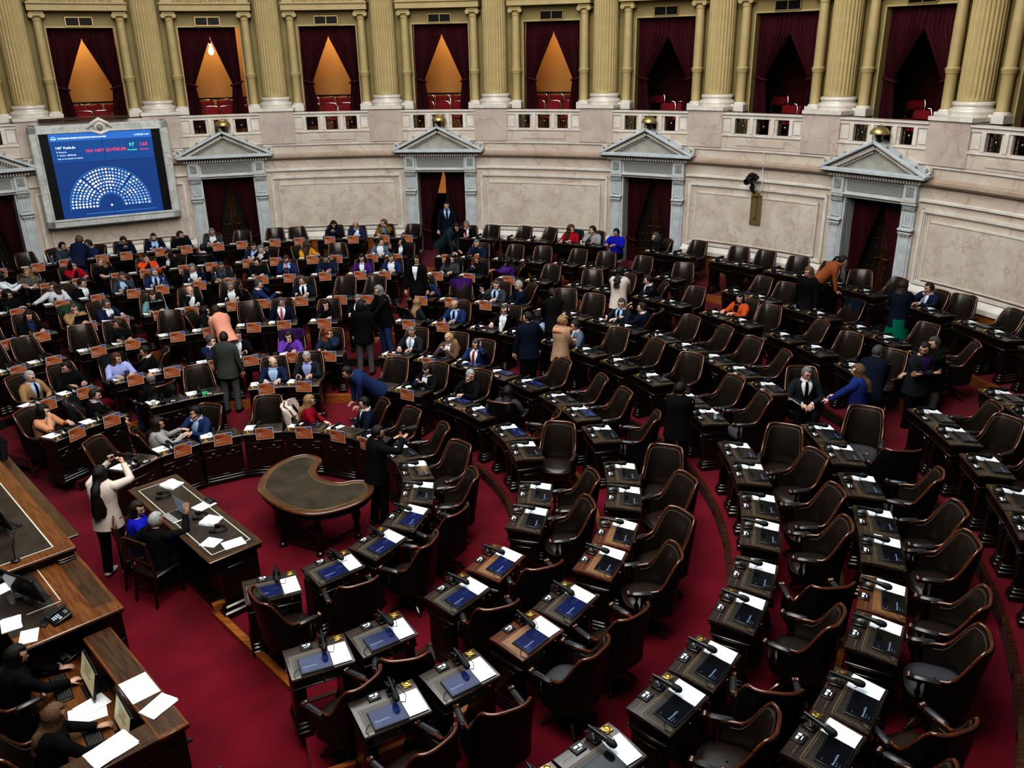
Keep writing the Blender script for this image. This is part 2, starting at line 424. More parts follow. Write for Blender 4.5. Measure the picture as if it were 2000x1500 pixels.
    # dark lobby behind
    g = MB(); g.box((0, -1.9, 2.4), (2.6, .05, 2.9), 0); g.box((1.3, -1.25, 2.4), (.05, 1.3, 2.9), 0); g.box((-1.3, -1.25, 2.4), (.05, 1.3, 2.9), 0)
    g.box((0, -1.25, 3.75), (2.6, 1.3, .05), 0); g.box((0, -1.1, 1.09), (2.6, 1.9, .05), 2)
    if k == 3: g.box((.25, -1.86, 3.1), (.55, .02, 1.0), 1)  # lobby light put into this wall patch as its own glow
    tag(g.build('wall_lobby', [X['void'], mat('lobby_wall_painted_glow', (.5, .22, .06), .8, emis=(.35, .15, .04), es=.8), X['carpet']]), kind='structure').matrix_world = M
    nm = {-1: 'leftmost', 1: 'beside the big screen', 3: 'on the central aisle', 5: 'right of the centre', 7: 'at the far right'}[k]
    for s_ in (-1, 1):
        T = M @ Matrix.Translation((s_*.70, -.34, 0)); c = empty('door_curtain', T, 'dark red velvet curtain, %s half of the doorway %s' % ('left' if s_ > 0 else 'right', nm), 'curtain', 'door curtains')
        curtain_mesh(-s_, .70, .22 if k != 7 else .26, 3.5, 1.75, 1.14, 7, .045).build('drape', X['velvet'], c)
        tieback(-s_, .23, 1.75).build('tieback', X['velvet'], c)
# gong-like brass domes above three of the pediments
for k in (1, 3, 5, 7):
    g = MB(); T = place(bayaz(k), RW, 0)
    if k == 1: pass
    o = empty('alarm_bell', T @ Matrix.Translation((-.06, .26, 4.92)), 'round brass dome bell above the pediment %s' % {1: 'beside the screen', 3: 'of the central aisle door', 5: 'right of centre', 7: 'at the far right'}[k], 'bell', 'brass bells above the doors')
    g.lathe([(.20, 0), (.205, .02), (.19, .07), (.14, .125), (.07, .155), (0, .165)], n=24); g.lathe([(0, .16), (.02, .165), (.02, .19), (0, .2)], n=10)
    g.build('dome', X['brass_d'], o); h = MB(); h.lathe([(.05, -.18), (.05, 0)], n=10); h.build('stem', X['black_m'], o)

# ------------------------------------------------------------------ gallery level
g = MB(); g.arcbox(EA0, EA1, 14.55, 18.6, 4.30, 4.42, 0)
tag(g.build('floor_gallery', X['carpet']), kind='structure')
gm = [X['marble'], X['marble_white'], X['marble_ped']]
for k in range(-2, 11):
    c = colaz(k); g = MB()
    g.arcbox(c-1.86, c+1.86, 14.38, 15.29, 4.42, 5.26, 2); g.arcbox(c-1.86, c+1.86, 14.38, 14.54, 4.37, 4.42, 2); g.arcbox(c-1.95, c+1.95, 14.34, 15.29, 5.25, 5.33, 1)
    p = g.build('pedestal', gm); tag(p, 'square rose marble pedestal, %s from the left, under a great fluted column' % ORD[k+2], 'pedestal', 'column pedestals')
    cN = ['', 'leftmost', 'just left of the big screen', 'right of the big screen', 'third in view from the left', 'left of the central aisle door', 'right of the central aisle door', 'sixth in view from the left', 'seventh in view from the left', 'right of the far right door curtains', 'at the right edge of the picture', '', ''][k+2]
    M = place(c, 15.02, 5.33)
    col = empty('fluted_column', M, ('huge ochre fluted column on white base, ' + cN) if cN else 'huge ochre fluted column on white base, %s from the left' % ORD[k+2], 'column', 'great fluted columns')
    b = MB(); b.lathe([(.44, 0), (.44, .05), (.455, .09), (.44, .13), (.385, .15), (.375, .19), (.40, .21), (.405, .24), (.39, .27), (.355, .28)], n=40); b.build('column_base', X['marble_white'], col)
    f = MB(); N = 24; vs = []; fs = []
    zs = [.28, .33, .36, .42, 2.2, 4.4]
    for zi, z in enumerate(zs):
        rr = .335-.012*(z/4.4)
        for i in range(N*6):
            a_ = 2*math.pi*i/(N*6); ph = (i % 6)/6
            d = max(0, S((ph-.16)/.68*math.pi)) if .16 < ph < .84 else 0
            q = rr-(.026*d if z > .40 else (.02*d if z > .35 else 0)); vs.append((q*Cc(a_), q*S(a_), z))
    n_ = N*6
    for zi in range(len(zs)-1):
        for i in range(n_): j = (i+1) % n_; fs.append((zi*n_+i, zi*n_+j, zi*n_+n_+j, zi*n_+n_+i))
    f.add(vs, fs); f.build('shaft', X['gold'], col, ang=50)
    # flat pier behind the column
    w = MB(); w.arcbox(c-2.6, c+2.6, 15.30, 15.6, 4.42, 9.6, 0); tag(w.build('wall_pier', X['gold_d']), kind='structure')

BAYN = {-2: 'beyond the left edge', -1: 'at the far left', 0: 'above the big screen', 1: 'second from the left', 2: 'third from the left', 3: 'over the central aisle door', 4: 'fifth from the left', 5: 'sixth from the left', 6: 'seventh from the left', 7: 'eighth from the left', 8: 'ninth from the left', 9: 'beyond the right edge'}
for k in range(-2, 10):
    c = bayaz(k); M = place(c, 14.42, 0)
    # balustrade
    B = empty('balustrade', M, 'cream marble parapet with three dark star grilles, bay %s' % BAYN[k], 'balustrade', 'gallery parapets')
    g = MB(); h = 4.17; m = lambda w: math.degrees(w/14.42)
    g.T = M.inverted()
    if k != 0:
        g.arcbox(c-h, c+h, 14.40, 14.62, 5.08, 5.20, 1); g.arcbox(c-h, c+h, 14.36, 14.64, 5.165, 5.205, 1)
        g.arcbox(c-h, c+h, 14.40, 14.54, 4.37, 4.72, 0); g.arcbox(c-h, c+h, 14.375, 14.62, 4.66, 4.71, 1)
        for x0, x1 in ((-4.17, -2.82), (-1.56, -.66), (.66, 1.56), (2.82, 4.17)): g.arcbox(c+x0, c+x1, 14.42, 14.60, 4.7, 5.09, 0)
        for x in (-3.0, -1.1, 1.1, 3.0): g.arcbox(c+x-.18, c+x+.18, 14.385, 14.45, 4.72, 5.08, 1)
        for x0, x1 in ((-4.0, -3.3), (3.3, 4.0)): g.arcbox(c+x0, c+x1, 14.405, 14.42, 4.76, 5.04, 1)
        g.arcbox(c-2.5, c+2.5, 14.385, 14.42, 4.44, 4.60, 0)
        g.build('parapet', gm, B)
        for x in (-2.19, 0, 2.19):
            q = MB(); q.T = M.inverted() @ place(c+x, 14.50, 4.905)
            w_, h_ = .155, .185
            for a_ in range(0, 180, 45):
                q.box((0, 0, 0), (.42 if a_ % 90 else .34, .015, .012), 0, T=Matrix.Rotation(R(a_), 4, 'Y'))
            q.box((0, 0, h_), (.33, .02, .02), 0); q.box((0, 0, -h_), (.33, .02, .02), 0); q.box((w_, 0, 0), (.02, .02, .38), 0); q.box((-w_, 0, 0), (.02, .02, .38), 0)
            q.ell((0, .01, 0), (.024, .02, .024), 1, n=8, k=6)
            q.build('star_grille', [X['iron'], X['chrome']], B)
    else:
        g.arcbox(c-h, c+h, 14.40, 14.54, 4.37, 5.20, 0); g.build('parapet', gm, B)
    # wall with the window opening
    ho = 3.02; w = MB()
    w.arcbox(c-3.9, c-ho, 15.22, 15.5, 4.42, 7.5, 0); w.arcbox(c+ho, c+3.9, 15.22, 15.5, 4.42, 7.5, 0)
    w.arcbox(c-3.9, c+3.9, 15.22, 15.5, 7.46, 9.6, 0)
    w.arcbox(c-ho-.12, c-ho, 15.19, 15.24, 5.2, 7.5, 1); w.arcbox(c+ho, c+ho+.12, 15.19, 15.24, 5.2, 7.5, 1); w.arcbox(c-ho-.12, c+ho+.12, 15.19, 15.24, 7.46, 7.50, 1)
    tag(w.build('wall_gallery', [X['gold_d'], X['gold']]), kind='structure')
    e = MB(); e.arcbox(c-4.5, c+4.5, 14.85, 15.3, 7.86, 8.02, 0); e.arcbox(c-4.55, c+4.55, 14.80, 15.3, 8.02, 8.06, 0)
    e.arcbox(c-4.4, c+4.4, 14.90, 15.3, 8.06, 8.55, 1); e.arcbox(c-4.7, c+4.7, 14.75, 15.3, 8.55, 8.75, 0)
    for s_ in (-1, 1): e.arcbox(c+s_*3.72-.55, c+s_*3.72+.55, 14.82, 15.3, 8.04, 8.56, 0)
    tag(e.build('trim_%d' % n, [X['gold'], X['gold_orn']]), kind='structure'); n += 1
    V = empty('air_vent', place(c, 15.19, 7.61), 'dark double air vent over the gallery opening %s' % BAYN[k], 'vent', 'gallery air vents')
    v = MB()
    v.box((0, .01, .105), (.66, .05, .02)); v.box((0, .01, -.105), (.66, .05, .02)); v.box((.32, .01, 0), (.02, .05, .22)); v.box((-.32, .01, 0), (.02, .05, .22)); v.box((0, .01, 0), (.02, .05, .2)); v.build('frame', X['brass_d'], V)
    v = MB(); v.box((0, -.005, 0), (.64, .02, .2))
    for q in range(7): v.box((0, .012, -.08+q*.027), (.62, .02, .008))
    v.build('slats', X['iron'], V)
    for s_ in (-1, 1):
        T = place(c+s_*3.72, 15.05, 5.20)
        sc = empty('small_column', T, 'small ochre ionic column on the %s of the opening %s' % ('right' if s_ > 0 else 'left', BAYN[k]), 'column', 'small ionic columns')
        v = MB(); v.box((0, 0, .09), (.34, .34, .18), 0, ch=.01); v.lathe([(.155, .18), (.16, .2), (.14, .225)], n=20); v.build('column_base', X['marble_white'], sc)
        v = MB(); zs = [(.125, .22), (.122, .25), (.122, .90), (.125, .93)]; v.lathe(zs, n=32, flute=(.24, .91, .09)); v.lathe([(.135, .93), (.14, .97), (.15, .99), (.155, 1.01), (.155, 1.03), (.13, 1.04), (.122, 1.06)], n=20)
        v.lathe([(.122, 1.05), (.118, 1.8), (.105, 2.42)], n=20); v.build('shaft', X['gold'], sc, ang=50)
        v = MB(); v.lathe([(.105, 2.40), (.12, 2.43), (.12, 2.46), (.10, 2.48), (.13, 2.52)], n=20); v.box((0, 0, 2.62), (.34, .25, .05), 0, ch=.01); v.box((0, 0, 2.57), (.26, .22, .06), 0)
        for q in (-1, 1):
            v.lathe([(.0, -.12), (.062, -.12), (.062, .12), (0, .12)], n=14, T=Matrix.Translation((q*.135, 0, 2.545)) @ Matrix.Rotation(math.pi/2, 4, 'X'))
            v.lathe([(.03, -.13), (.03, .13)], n=10, T=Matrix.Translation((q*.135, 0, 2.545)) @ Matrix.Rotation(math.pi/2, 4, 'X'))
        v.build('capital', mat('pale_capital', (.50, .42, .24), .6) if 'pale' not in X else X['pale'], sc)
        X.setdefault('pale', sc.children[-1].data.materials[0])
    # box room behind
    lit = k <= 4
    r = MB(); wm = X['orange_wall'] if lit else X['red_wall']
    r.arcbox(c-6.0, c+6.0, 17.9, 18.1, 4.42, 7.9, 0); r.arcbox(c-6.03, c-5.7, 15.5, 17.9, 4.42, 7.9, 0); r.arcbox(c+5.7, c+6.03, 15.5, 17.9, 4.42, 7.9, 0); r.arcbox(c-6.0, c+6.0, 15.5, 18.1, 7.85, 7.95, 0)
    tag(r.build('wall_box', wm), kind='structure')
    if lit:
        ld = bpy.data.lights.new('box_lamp', 'POINT'); ld.energy = 44; ld.color = (1, .74, .45); ld.shadow_soft_size = .12
        lo = bpy.data.objects.new('box_lamp', ld); COL.objects.link(lo); lo.matrix_world = place(c, 16.9, 7.3)
        rl = MB(); rl.T = Matrix.Identity(4); zr = 5.42
        RL = empty('box_railing', place(c, 17.2, 0), 'dark rail with uprights inside the gallery box %s' % BAYN[k], 'railing', 'box railings')
        rl = MB(); rl.box((0, 0, 5.52), (2.6, .05, .05)); 
        for q in range(6): rl.box((-1.2+q*.48, 0, 5.0), (.045, .04, 1.05))
        rl.build('bars', X['void'], RL)
    for s_ in (-1, 1):
        T = place(c, 15.42, 0) @ Matrix.Translation((s_*.80, 0, 0))
        if k == 1 and s_ == -1: T = T @ Matrix.Translation((.10, 0, 0))
        cu = empty('gallery_curtain', T, 'burgundy velvet curtain, %s half of the gallery opening %s' % ('left' if s_ > 0 else 'right', BAYN[k]), 'curtain', 'gallery curtains')
        curtain_mesh(-s_, .81 if not (k == 1 and s_ == -1) else .70, .25, 7.50, 5.98, 4.75, 8, .05, .20 if k < 5 else .32).build('drape', X['velvet'], cu)
        tieback(-s_, .26, 5.98).build('tieback', X['velvet'], cu)
# bare bulb hanging in the second box
b = empty('hanging_bulb', place(bayaz(1), 15.9, 6.95, dx=.02), 'bare glowing bulb hanging in the second gallery opening', 'lamp')
g = MB(); g.lathe([(0, -.20), (.05, -.18), (.075, -.12), (.06, -.04), (.03, .02), (.028, .10)], n=16)
g.build('bulb', mat('lit_bulb', (1, .8, .5), .4, emis=(1, .75, .42), es=12), b); h = MB(); h.lathe([(.03, .1), (.03, .2)], n=10); h.tube([(0, 0, .2), (0, 0, .9)], .006, 6); h.build('cord', X['black_m'], b)

# stacked red stacking chairs in the boxes
def gallery_chair():
    root = empty('gallery_chair', Matrix.Identity(4), 'red chair', 'chair')
    g = MB(); g.box((0, -.02, .46), (.42, .42, .06), 0, ch=.025); g.build('seat', X['velvet_r'], root)
    g = MB(); g.box((0, -.20, .78), (.40, .05, .22), 0, ch=.025, T=Matrix.Translation((0, 0, 0))); g.build('backrest', X['velvet_r'], root)
    g = MB()
    g.tube([(-.22, -.22, 0), (-.22, -.20, .5), (-.22, -.215, .82), (-.19, -.22, .91), (-.1, -.22, .925), (.1, -.22, .925), (.19, -.22, .91), (.22, -.215, .82), (.22, -.2, .5), (.22, -.22, 0)], .012, 8)
    for s_ in (-1, 1): g.tube([(s_*.22, -.2, .5), (s_*.22, .18, .46), (s_*.22, .2, 0)], .012, 8)
    g.build('frame', X['chrome'], root); freeze(root); return root
GC = gallery_chair(); first = True
for k in range(-1, 9):
    for rr, row in ((16.0, 0), (16.7, 1)):
        for q in range(4):
            x = -.72+q*.48+(.12 if row else 0)
            if k >= 5 and (q+row) % 3 == 0: continue
            M = place(bayaz(k), rr, 4.42+row*.16, turn=random.uniform(-7, 7), dx=x)
            o = GC if first else dup(GC, M)
            if first: o.matrix_world = M; first = False
            o['label'] = 'red padded chrome chair, %s in %s row, gallery box %s' % (ORD[3-q], 'rear' if row else 'front', BAYN[k])
            o['group'] = 'red chairs in the gallery boxes'
# ------------------------------------------------------------------ deputy desk prototype
def make_desk(panel):
    root = empty('deputy_desk', Matrix.Identity(4), 'desk', 'desk')
    wd = X['ebony']
    g = MB()
    TT = Matrix.Rotation(math.pi/2, 4, 'Z') @ Matrix.Rotation(math.pi/2, 4, 'X')   # prism axis along x
    prof = [(-.23, .742), (-.235, .755), (-.225, .768), (.105, .805), (.22, .805), (.235, .795), (.23, .775)]
    g.prism(prof, -.322, .322, 0, T=TT)
    g.build('desktop', X['desktop'] if panel != 2 else X['desktop_r'], root, ang=25)
    def onslope(x, y, h=0): return (x, y, .768+(y+.225)*(.037/.33)+h)
    g = MB()
    def quad(x0, x1, y0, y1, h, m): g.add([onslope(x0, y0, h), onslope(x1, y0, h), onslope(x1, y1, h), onslope(x0, y1, h)], [(0, 1, 2, 3)], m)
    quad(-.285, .285, -.200, .085, .0015, 1); quad(-.278, .278, -.194, .079, .0025, 0); quad(-.262, .262, -.18, .065, .0032, 1); quad(-.258, .258, -.176, .061, .004, 0)
    g.build('leather_inlay', [X['inlay'] if panel != 2 else X['inlay_l'], X['gilt']], root)
    g = MB(); g.box((.245, .165, .811), (.085, .085, .010), 0, ch=.003); g.lathe([(.034, 0), (.034, .008), (.026, .010), (.022, .004), (0, .002)], c=(.245, .165, .815), n=16)
    g.build('inkwell', X['brass'], root)
    g = MB(); g.box((-.085, .175, .812), (.12, .105, .014), 0, ch=.004)
    g.box((-.10, .185, .8205), (.04, .022, .002), 1); g.box((-.055, .18, .8205), (.028, .032, .002), 1); g.box((-.085, .15, .8205), (.05, .008, .002), 1)
    g.build('voting_pad', [X['black'], X['white']], root)
    g = MB(); g.box((-.22, .15, .8065), (.10, .004, .002), 0); g.build('pen_slot', X['gilt'], root)
    g = MB(); g.box((0, 0, .69), (.60, .40, .12), 0); g.box((0, 0, .625), (.63, .43, .022), 0, ch=.006); g.box((0, .205, .745), (.63, .02, .02), 0)
    g.build('drawer_case', wd, root)
    g = MB(); g.box((0, -.205, .69), (.50, .016, .085), 0, ch=.004); dr = g.build('drawer', wd, root)
    g = MB(); g.lathe([(.006, 0), (.006, .012), (.014, .018), (.013, .028), (0, .03)], n=10, T=Matrix.Translation((0, -.213, .69)) @ Matrix.Rotation(math.pi/2, 4, 'X')); g.ell((.20, -.216, .70), (.004, .004, .004), 1, n=6, k=4); g.build('knob', [X['brass'], X['led']], dr)
    for s_ in (-1, 1):
        g = MB(); x = s_*.245
        g.box((x, 0, .35), (.115, .34, .56), 0, ch=.008, taper=1.06); g.box((x, 0, .04), (.17, .42, .08), 0, ch=.012); g.box((x, 0, .105), (.15, .39, .05), 0, ch=.015); g.box((x, 0, .15), (.135, .365, .04), 0, ch=.012)
        g.box((x, 0, .60), (.135, .37, .04), 0, ch=.01); g.box((x+s_*.06, 0, .37), (.012, .22, .34), 0, ch=.004); g.box((x, .172, .37), (.07, .012, .34), 0, ch=.004)
        g.build('leg', wd, root)
    g = MB()
    if panel == 1:
        g.box((0, .195, .34), (.62, .03, .60), 0); g.box((0, .21, .045), (.655, .07, .09), 0, ch=.012); g.box((0, .207, .115), (.645, .05, .035), 0, ch=.012); g.box((0, .205, .165), (.64, .04, .02), 0, ch=.006)
        for s_ in (-1, 1):
            pts = [(-.12, .20)]+[(-.12, .50)]+[(-.12*Cc(t), .50+.045*S(t)) for t in (.6, 1.2, 1.9, 2.5)]+[(.12, .50), (.12, .20)]
            g.box((s_*.155, .216, .36), (.24, .012, .32), 0, ch=.004); g.ell((s_*.155, .218, .545), (.055, .014, .03), 0, n=12, k=6); g.box((s_*.155, .222, .20), (.20, .02, .012), 0)
        g.build('front_panel', wd, root)
    else:
        g.box((0, .17, .585), (.40, .02, .05), 0)
        for s_ in (-1, 1): g.tube([(s_*.185, .17, .36), (s_*.18, .17, .48), (s_*.14, .17, .56), (s_*.05, .17, .60)], [.014, .016, .014, .01], 6)
        g.build('bracket', wd, root)
    freeze(root); return root

def slope_z(y): return .772+(y+.225)*(.037/.33)
SL = math.atan2(.037, .33)
def make_mic():
    root = empty('microphone', Matrix.Identity(4), 'mic', 'microphone')
    g = MB(); T = Matrix.Rotation(R(-18), 4, 'X')
    g.box((0, .005, .012), (.075, .10, .018), 0, ch=.006); g.box((0, .01, .048), (.060, .085, .055), 0, ch=.008, T=T); g.box((-.032, .01, .055), (.004, .085, .05), 1, T=T); g.box((.032, .01, .055), (.004, .085, .05), 1, T=T)
    g.build('holder', [X['black'], X['chrome']], root)
    g = MB(); T = Matrix.Translation((0, .01, .088)) @ Matrix.Rotation(R(96), 4, 'X')
    g.lathe([(.012, -.05), (.015, .02), (.018, .085), (.021, .12)], n=12, T=T); b = g.build('body', X['black'], root)
    g = MB(); g.lathe([(.021, .12), (.026, .135), (.028, .165), (.024, .19), (.012, .203), (0, .205)], n=12, T=T); g.build('windscreen', X['black_m'], root)
    g = MB(); g.tube([(.02, -.02, .085), (.06, -.06, .06), (.09, -.10, .02), (.07, -.15, .0), (.02, -.12, -.004)], .003, 5); g.build('cable', X['black_m'], root)
    freeze(root); return root
txt_cache = {}
def text_mesh(s, size, key=None, bold=0):
    if (s, size, bold) in txt_cache: return txt_cache[(s, size, bold)]
    cu = bpy.data.curves.new('t', 'FONT'); cu.body = s; cu.size = size; cu.resolution_u = 1; cu.offset = bold
    o = bpy.data.objects.new('t', cu); COL.objects.link(o); dg = bpy.context.evaluated_depsgraph_get()
    me = bpy.data.meshes.new_from_object(o.evaluated_get(dg)); bpy.data.objects.remove(o); bpy.data.curves.remove(cu)
    me.materials.clear(); txt_cache[(s, size, bold)] = me; return me
def add_text(g, s, size, T, m, bold=0, align='L'):
    me = text_mesh(s, size, None, bold); vs = [v.co.copy() for v in me.vertices]
    if align != 'L':
        w = max(v.x for v in vs); 
        for v in vs: v.x -= w*(.5 if align == 'C' else 1)
    g.add(vs, [tuple(p.vertices) for p in me.polygons], m, T)
def make_tablet(kind):
    root = empty('tablet', Matrix.Identity(4), 'tablet', 'tablet'); T = Matrix.Rotation(SL, 4, 'X')
    g = MB(); g.box((0, 0, .009), (.325, .225, .016), 0, T=T, ch=.004); g.box((0, 0, .0005), (.335, .235, .004), 1, T=T)
    g.build('tablet_body', [X['black'], X['grille']], root)
    g = MB(); g.box((0, 0, .0178), (.30, .20, .0012), 0, T=T); sc = g.build('screen', X['scr_blue'] if kind else X['scr_dark'], root)
    g = MB(); TT = T @ Matrix.Translation((-.13, -.035, .0188))
    add_text(g, 'Bienvenido/a.', .026, TT, 0, .0008); add_text(g, 'Banca N°', .015, TT @ Matrix.Translation((0, -.022, 0)), 0)
    add_text(g, 'Diputado/a', .010, TT @ Matrix.Translation((.0, -.045, 0)), 0)
    g.tube([(-.12+.012*Cc(t), .055+.009*S(t), .0188) for t in [i*math.pi/5 for i in range(6)]], .0012, 4, 0, T=T)
    g.build('screen_text', X['scr_text'], sc)
    if kind:
        g = MB()
        for q in range(5):
            g.tube([(.09+(.012+.009*q)*Cc(t), .0+(.012+.009*q)*S(t), .0187) for t in [i*math.pi/7 for i in range(8)]], .0014, 4, 0, T=T)
        g.build('seat_plan', X['scr_line'], sc)
    g = MB(); g.tube([(-.16, -.02, .01), (-.20, -.03, .012), (-.235, -.07, .0), (-.225, -.11, -.01), (-.215, -.14, -.03)], .003, 5); g.build('cable', X['black_m'], root)
    freeze(root); return root
X['scr_line'] = mat('tablet_faint_plan', (.02, .02, .04), .4, emis=(.03, .06, .16), es=.8)
def make_paper():
    root = empty('paper_booklet', Matrix.Identity(4), 'paper', 'paper'); T = Matrix.Rotation(SL, 4, 'X')
    g = MB(); g.box((0, 0, .004), (.19, .28, .006), 0, T=T); g.build('sheets', X['paper'], root)
    g = MB()
    for q in range(9): g.box((-.005+.004*(q % 3), .085-q*.018, .0074), (.10-.012*(q % 4), .004, .0005), 0, T=T)
    g.build('print', X['paper_l'], root)
    freeze(root); return root
def make_card():
    g = MB(); w, h = .29, .22; t = .004
    TC = Matrix.Rotation(R(180), 4, 'Z') @ Matrix.Rotation(R(90), 4, 'X')      # face to +Y, reads from the centre side
    g.box((0, 0, 0), (w, h, t), 0, T=TC)
    def P(pts, z, m): g.add([(x, y, z) for x, y in pts], [tuple(range(len(pts)))], m, TC)
    z = t/2+.0008; e = .008; W, H = w/2-e, h/2-e
    P([(-W, -H), (W, -H), (W, H), (-W, H)], z, 1)
    P([(.03, H), (.055, H-.03), (.085, H-.025), (.105, H-.05), (W, H-.055), (W, H)], z+.0006, 0)
    P([(.04, H), (.060, H-.024), (.088, H-.019), (.108, H-.044), (W, H-.048), (W, H)], z+.0012, 2)
    def bar(x0, x1, y, hh, m):
        x = x0; i = 0
        while x < x1-.006:
            l = min(x1-x, (.020, .034, .013, .027)[i % 4]); P([(x, y), (x+l, y), (x+l, y+hh), (x, y+hh)], z+.0012, m); x += l+.005; i += 1
    for q, (a, b) in enumerate(((-.115, -.02), (-.115, .02), (-.115, -.03))): bar(a, b, .062-q*.017, .009, 3)
    for q, (a, b) in enumerate(((-.115, -.045), (-.115, -.06))): bar(a, b, .006-q*.014, .0075, 0)
    for q, (a, b) in enumerate(((-.115, -.02), (-.115, .045))): bar(a, b, -.036-q*.013, .006, 0)
    return g.mesh('protest_card', [X['card_w'], X['orange'], X['card_b'], X['card_t']])

# ------------------------------------------------------------------ armchair prototype
def smooth(t): t = max(0, min(1, t)); return t*t*(3-2*t)
def make_chair(covered=False):
    root = empty('armchair', Matrix.Identity(4), 'chair', 'chair')
    a, b = .272, .275
    def hgt(p): return 1.05-.36*smooth((abs(p)-40)/50)-.02*smooth((abs(p)-92)/14)
    def pt(p, z, off):
        q = R(p); c, s = S(q), -Cc(q); e = .62
        x = (a+off)*math.copysign(abs(c)**e, c); y = (b+off)*math.copysign(abs(s)**e, s)
        k = max(0, (z-.45)/.55); back = max(0, Cc(q))
        return (x*(1+.03*k), y-.085*k*back-.0, z)
    PM = 104
    g = MB()
    def inner(u, v):
        p = -PM+2*PM*u; z = .44+(hgt(p)-.44)*v; puff = .040*S(math.pi*min(1, v*1.0))**.7*max(0, 1-(abs(p)/88)**2)
        return pt(p, z, -.022-puff)
    def outer(u, v):
        p = -PM+2*PM*u; z = .36+(hgt(p)-.36)*v; return pt(p, z, .03)
    g.grid(inner, 36, 8, 0, flip=False); g.grid(outer, 36, 6, 1, flip=True)
    for sgn in (0, 1):
        g.add([inner(sgn, j/8) for j in range(9)]+[outer(sgn, j/6) for j in range(7)], [tuple(range(9))+tuple(reversed(range(9, 16)))], 1)
    g.build('backrest', [X['leather'], X['leather_b']], root, ang=60)
    g = MB(); P = [pt(p, hgt(p)+.004, .004) for p in [-PM+2*PM*i/34 for i in range(35)]]
    g.tube(P, [.017]+[.020]*33+[.017], 8); g.build('rim', X['rim'], root, ang=60)
    g = MB(); P = [pt(p, hgt(p)-.03, -.028) for p in [-92+184*i/30 for i in range(31)]]; g.tube(P, .003, 5)
    def sq(r1, r2, z, n=28):
        o = []
        for i in range(n):
            t = 2*math.pi*i/n; c, s = Cc(t), S(t); o.append((r1*math.copysign(abs(c)**.72, c), r2*math.copysign(abs(s)**.72, s)+.0, z))
        return o
    g.tube([(x, y+.005, z) for x, y, z in sq(.262, .262, .462)], .0035, 5, closed=True)
    g.build('piping', X['piping'], root)
    g = MB(); n = 28; rings = [(.24, .24, .39), (.262, .262, .41), (.270, .270, .445), (.258, .258, .478), (.20, .20, .502), (.10, .10, .510), (.01, .01, .512)]
    vs = []; fs = []
    for r1, r2, z in rings: vs += [(x, y+.005, z) for x, y, z in sq(r1, r2, z, n)]
    for k in range(len(rings)-1):
        for i in range(n): j = (i+1) % n; fs.append((k*n+i, k*n+j, k*n+n+j, k*n+n+i))
    fs.append(tuple(reversed(range(n)))); g.add(vs, fs); g.build('seat', X['cover'] if covered else X['leather'], root, ang=70)
    g = MB(); vs = []; fs = []
    for r1, z in ((.21, .30), (.25, .315), (.262, .35), (.262, .40)): vs += [(x, y+.005, zz) for x, y, zz in sq(r1, r1, z, n)]
    for k in range(3):
        for i in range(n): j = (i+1) % n; fs.append((k*n+i, k*n+j, k*n+n+j, k*n+n+i))
    fs.append(tuple(reversed(range(n)))); g.add(vs, fs); g.build('seat_rail', X['ebony'], root)
    for s_ in (-1, 1):
        g = MB(); T = Matrix.Translation((s_*.292, .115, .70)) @ Matrix.Rotation(s_*R(4), 4, 'Z')
        g.box((0, 0, 0), (.062, .235, .048), 0, T=T, ch=.02); g.box((0, 0, -.026), (.05, .25, .014), 1, T=T)
        ar = g.build('armrest', [X['leather_b'] if False else X['arm_leather'], X['rim_d']], root)
        g = MB(); g.lathe([(0, -.034), (.026, -.032), (.032, -.02), (.028, -.008), (.032, 0), (.028, .008), (.032, .02), (.026, .032), (0, .034)], n=14, T=T @ Matrix.Translation((0, .145, -.004)) @ Matrix.Rotation(math.pi/2, 4, 'Y'))
        g.build('arm_scroll', X['rim_d'], ar)
        g = MB(); g.lathe([(.022, 0), (.024, .02), (.016, .04), (.013, .07), (.026, .10), (.028, .125), (.015, .155), (.013, .19), (.022, .215), (.024, .25)], c=(s_*.285, .17, .425), n=12)
        g.build('arm_support', X['ebony'], root)
    g = MB(); g.lathe([(.035, .10), (.05, .13), (.04, .17), (.045, .2), (.04, .27), (.08, .305)], n=14); g.build('pedestal', X['ebony'], root)
    for q in range(4):
        an = R(45+90*q); g = MB()
        g.tube([(.03*Cc(an), .03*S(an), .15), (.12*Cc(an), .12*S(an), .145), (.21*Cc(an), .21*S(an), .09), (.27*Cc(an), .27*S(an), .05)], [.032, .030, .024, .018], 8)
        lg = g.build('leg', X['rim_d'], root)
        g = MB(); g.ell((.275*Cc(an), .275*S(an), .025), (.024, .024, .025), n=10, k=6); g.build('caster', X['black'], lg)
    freeze(root); return root
X['arm_leather'] = mat('worn_grey_black_leather', (.035, .035, .038), .3, bump=.06, bscale=120)

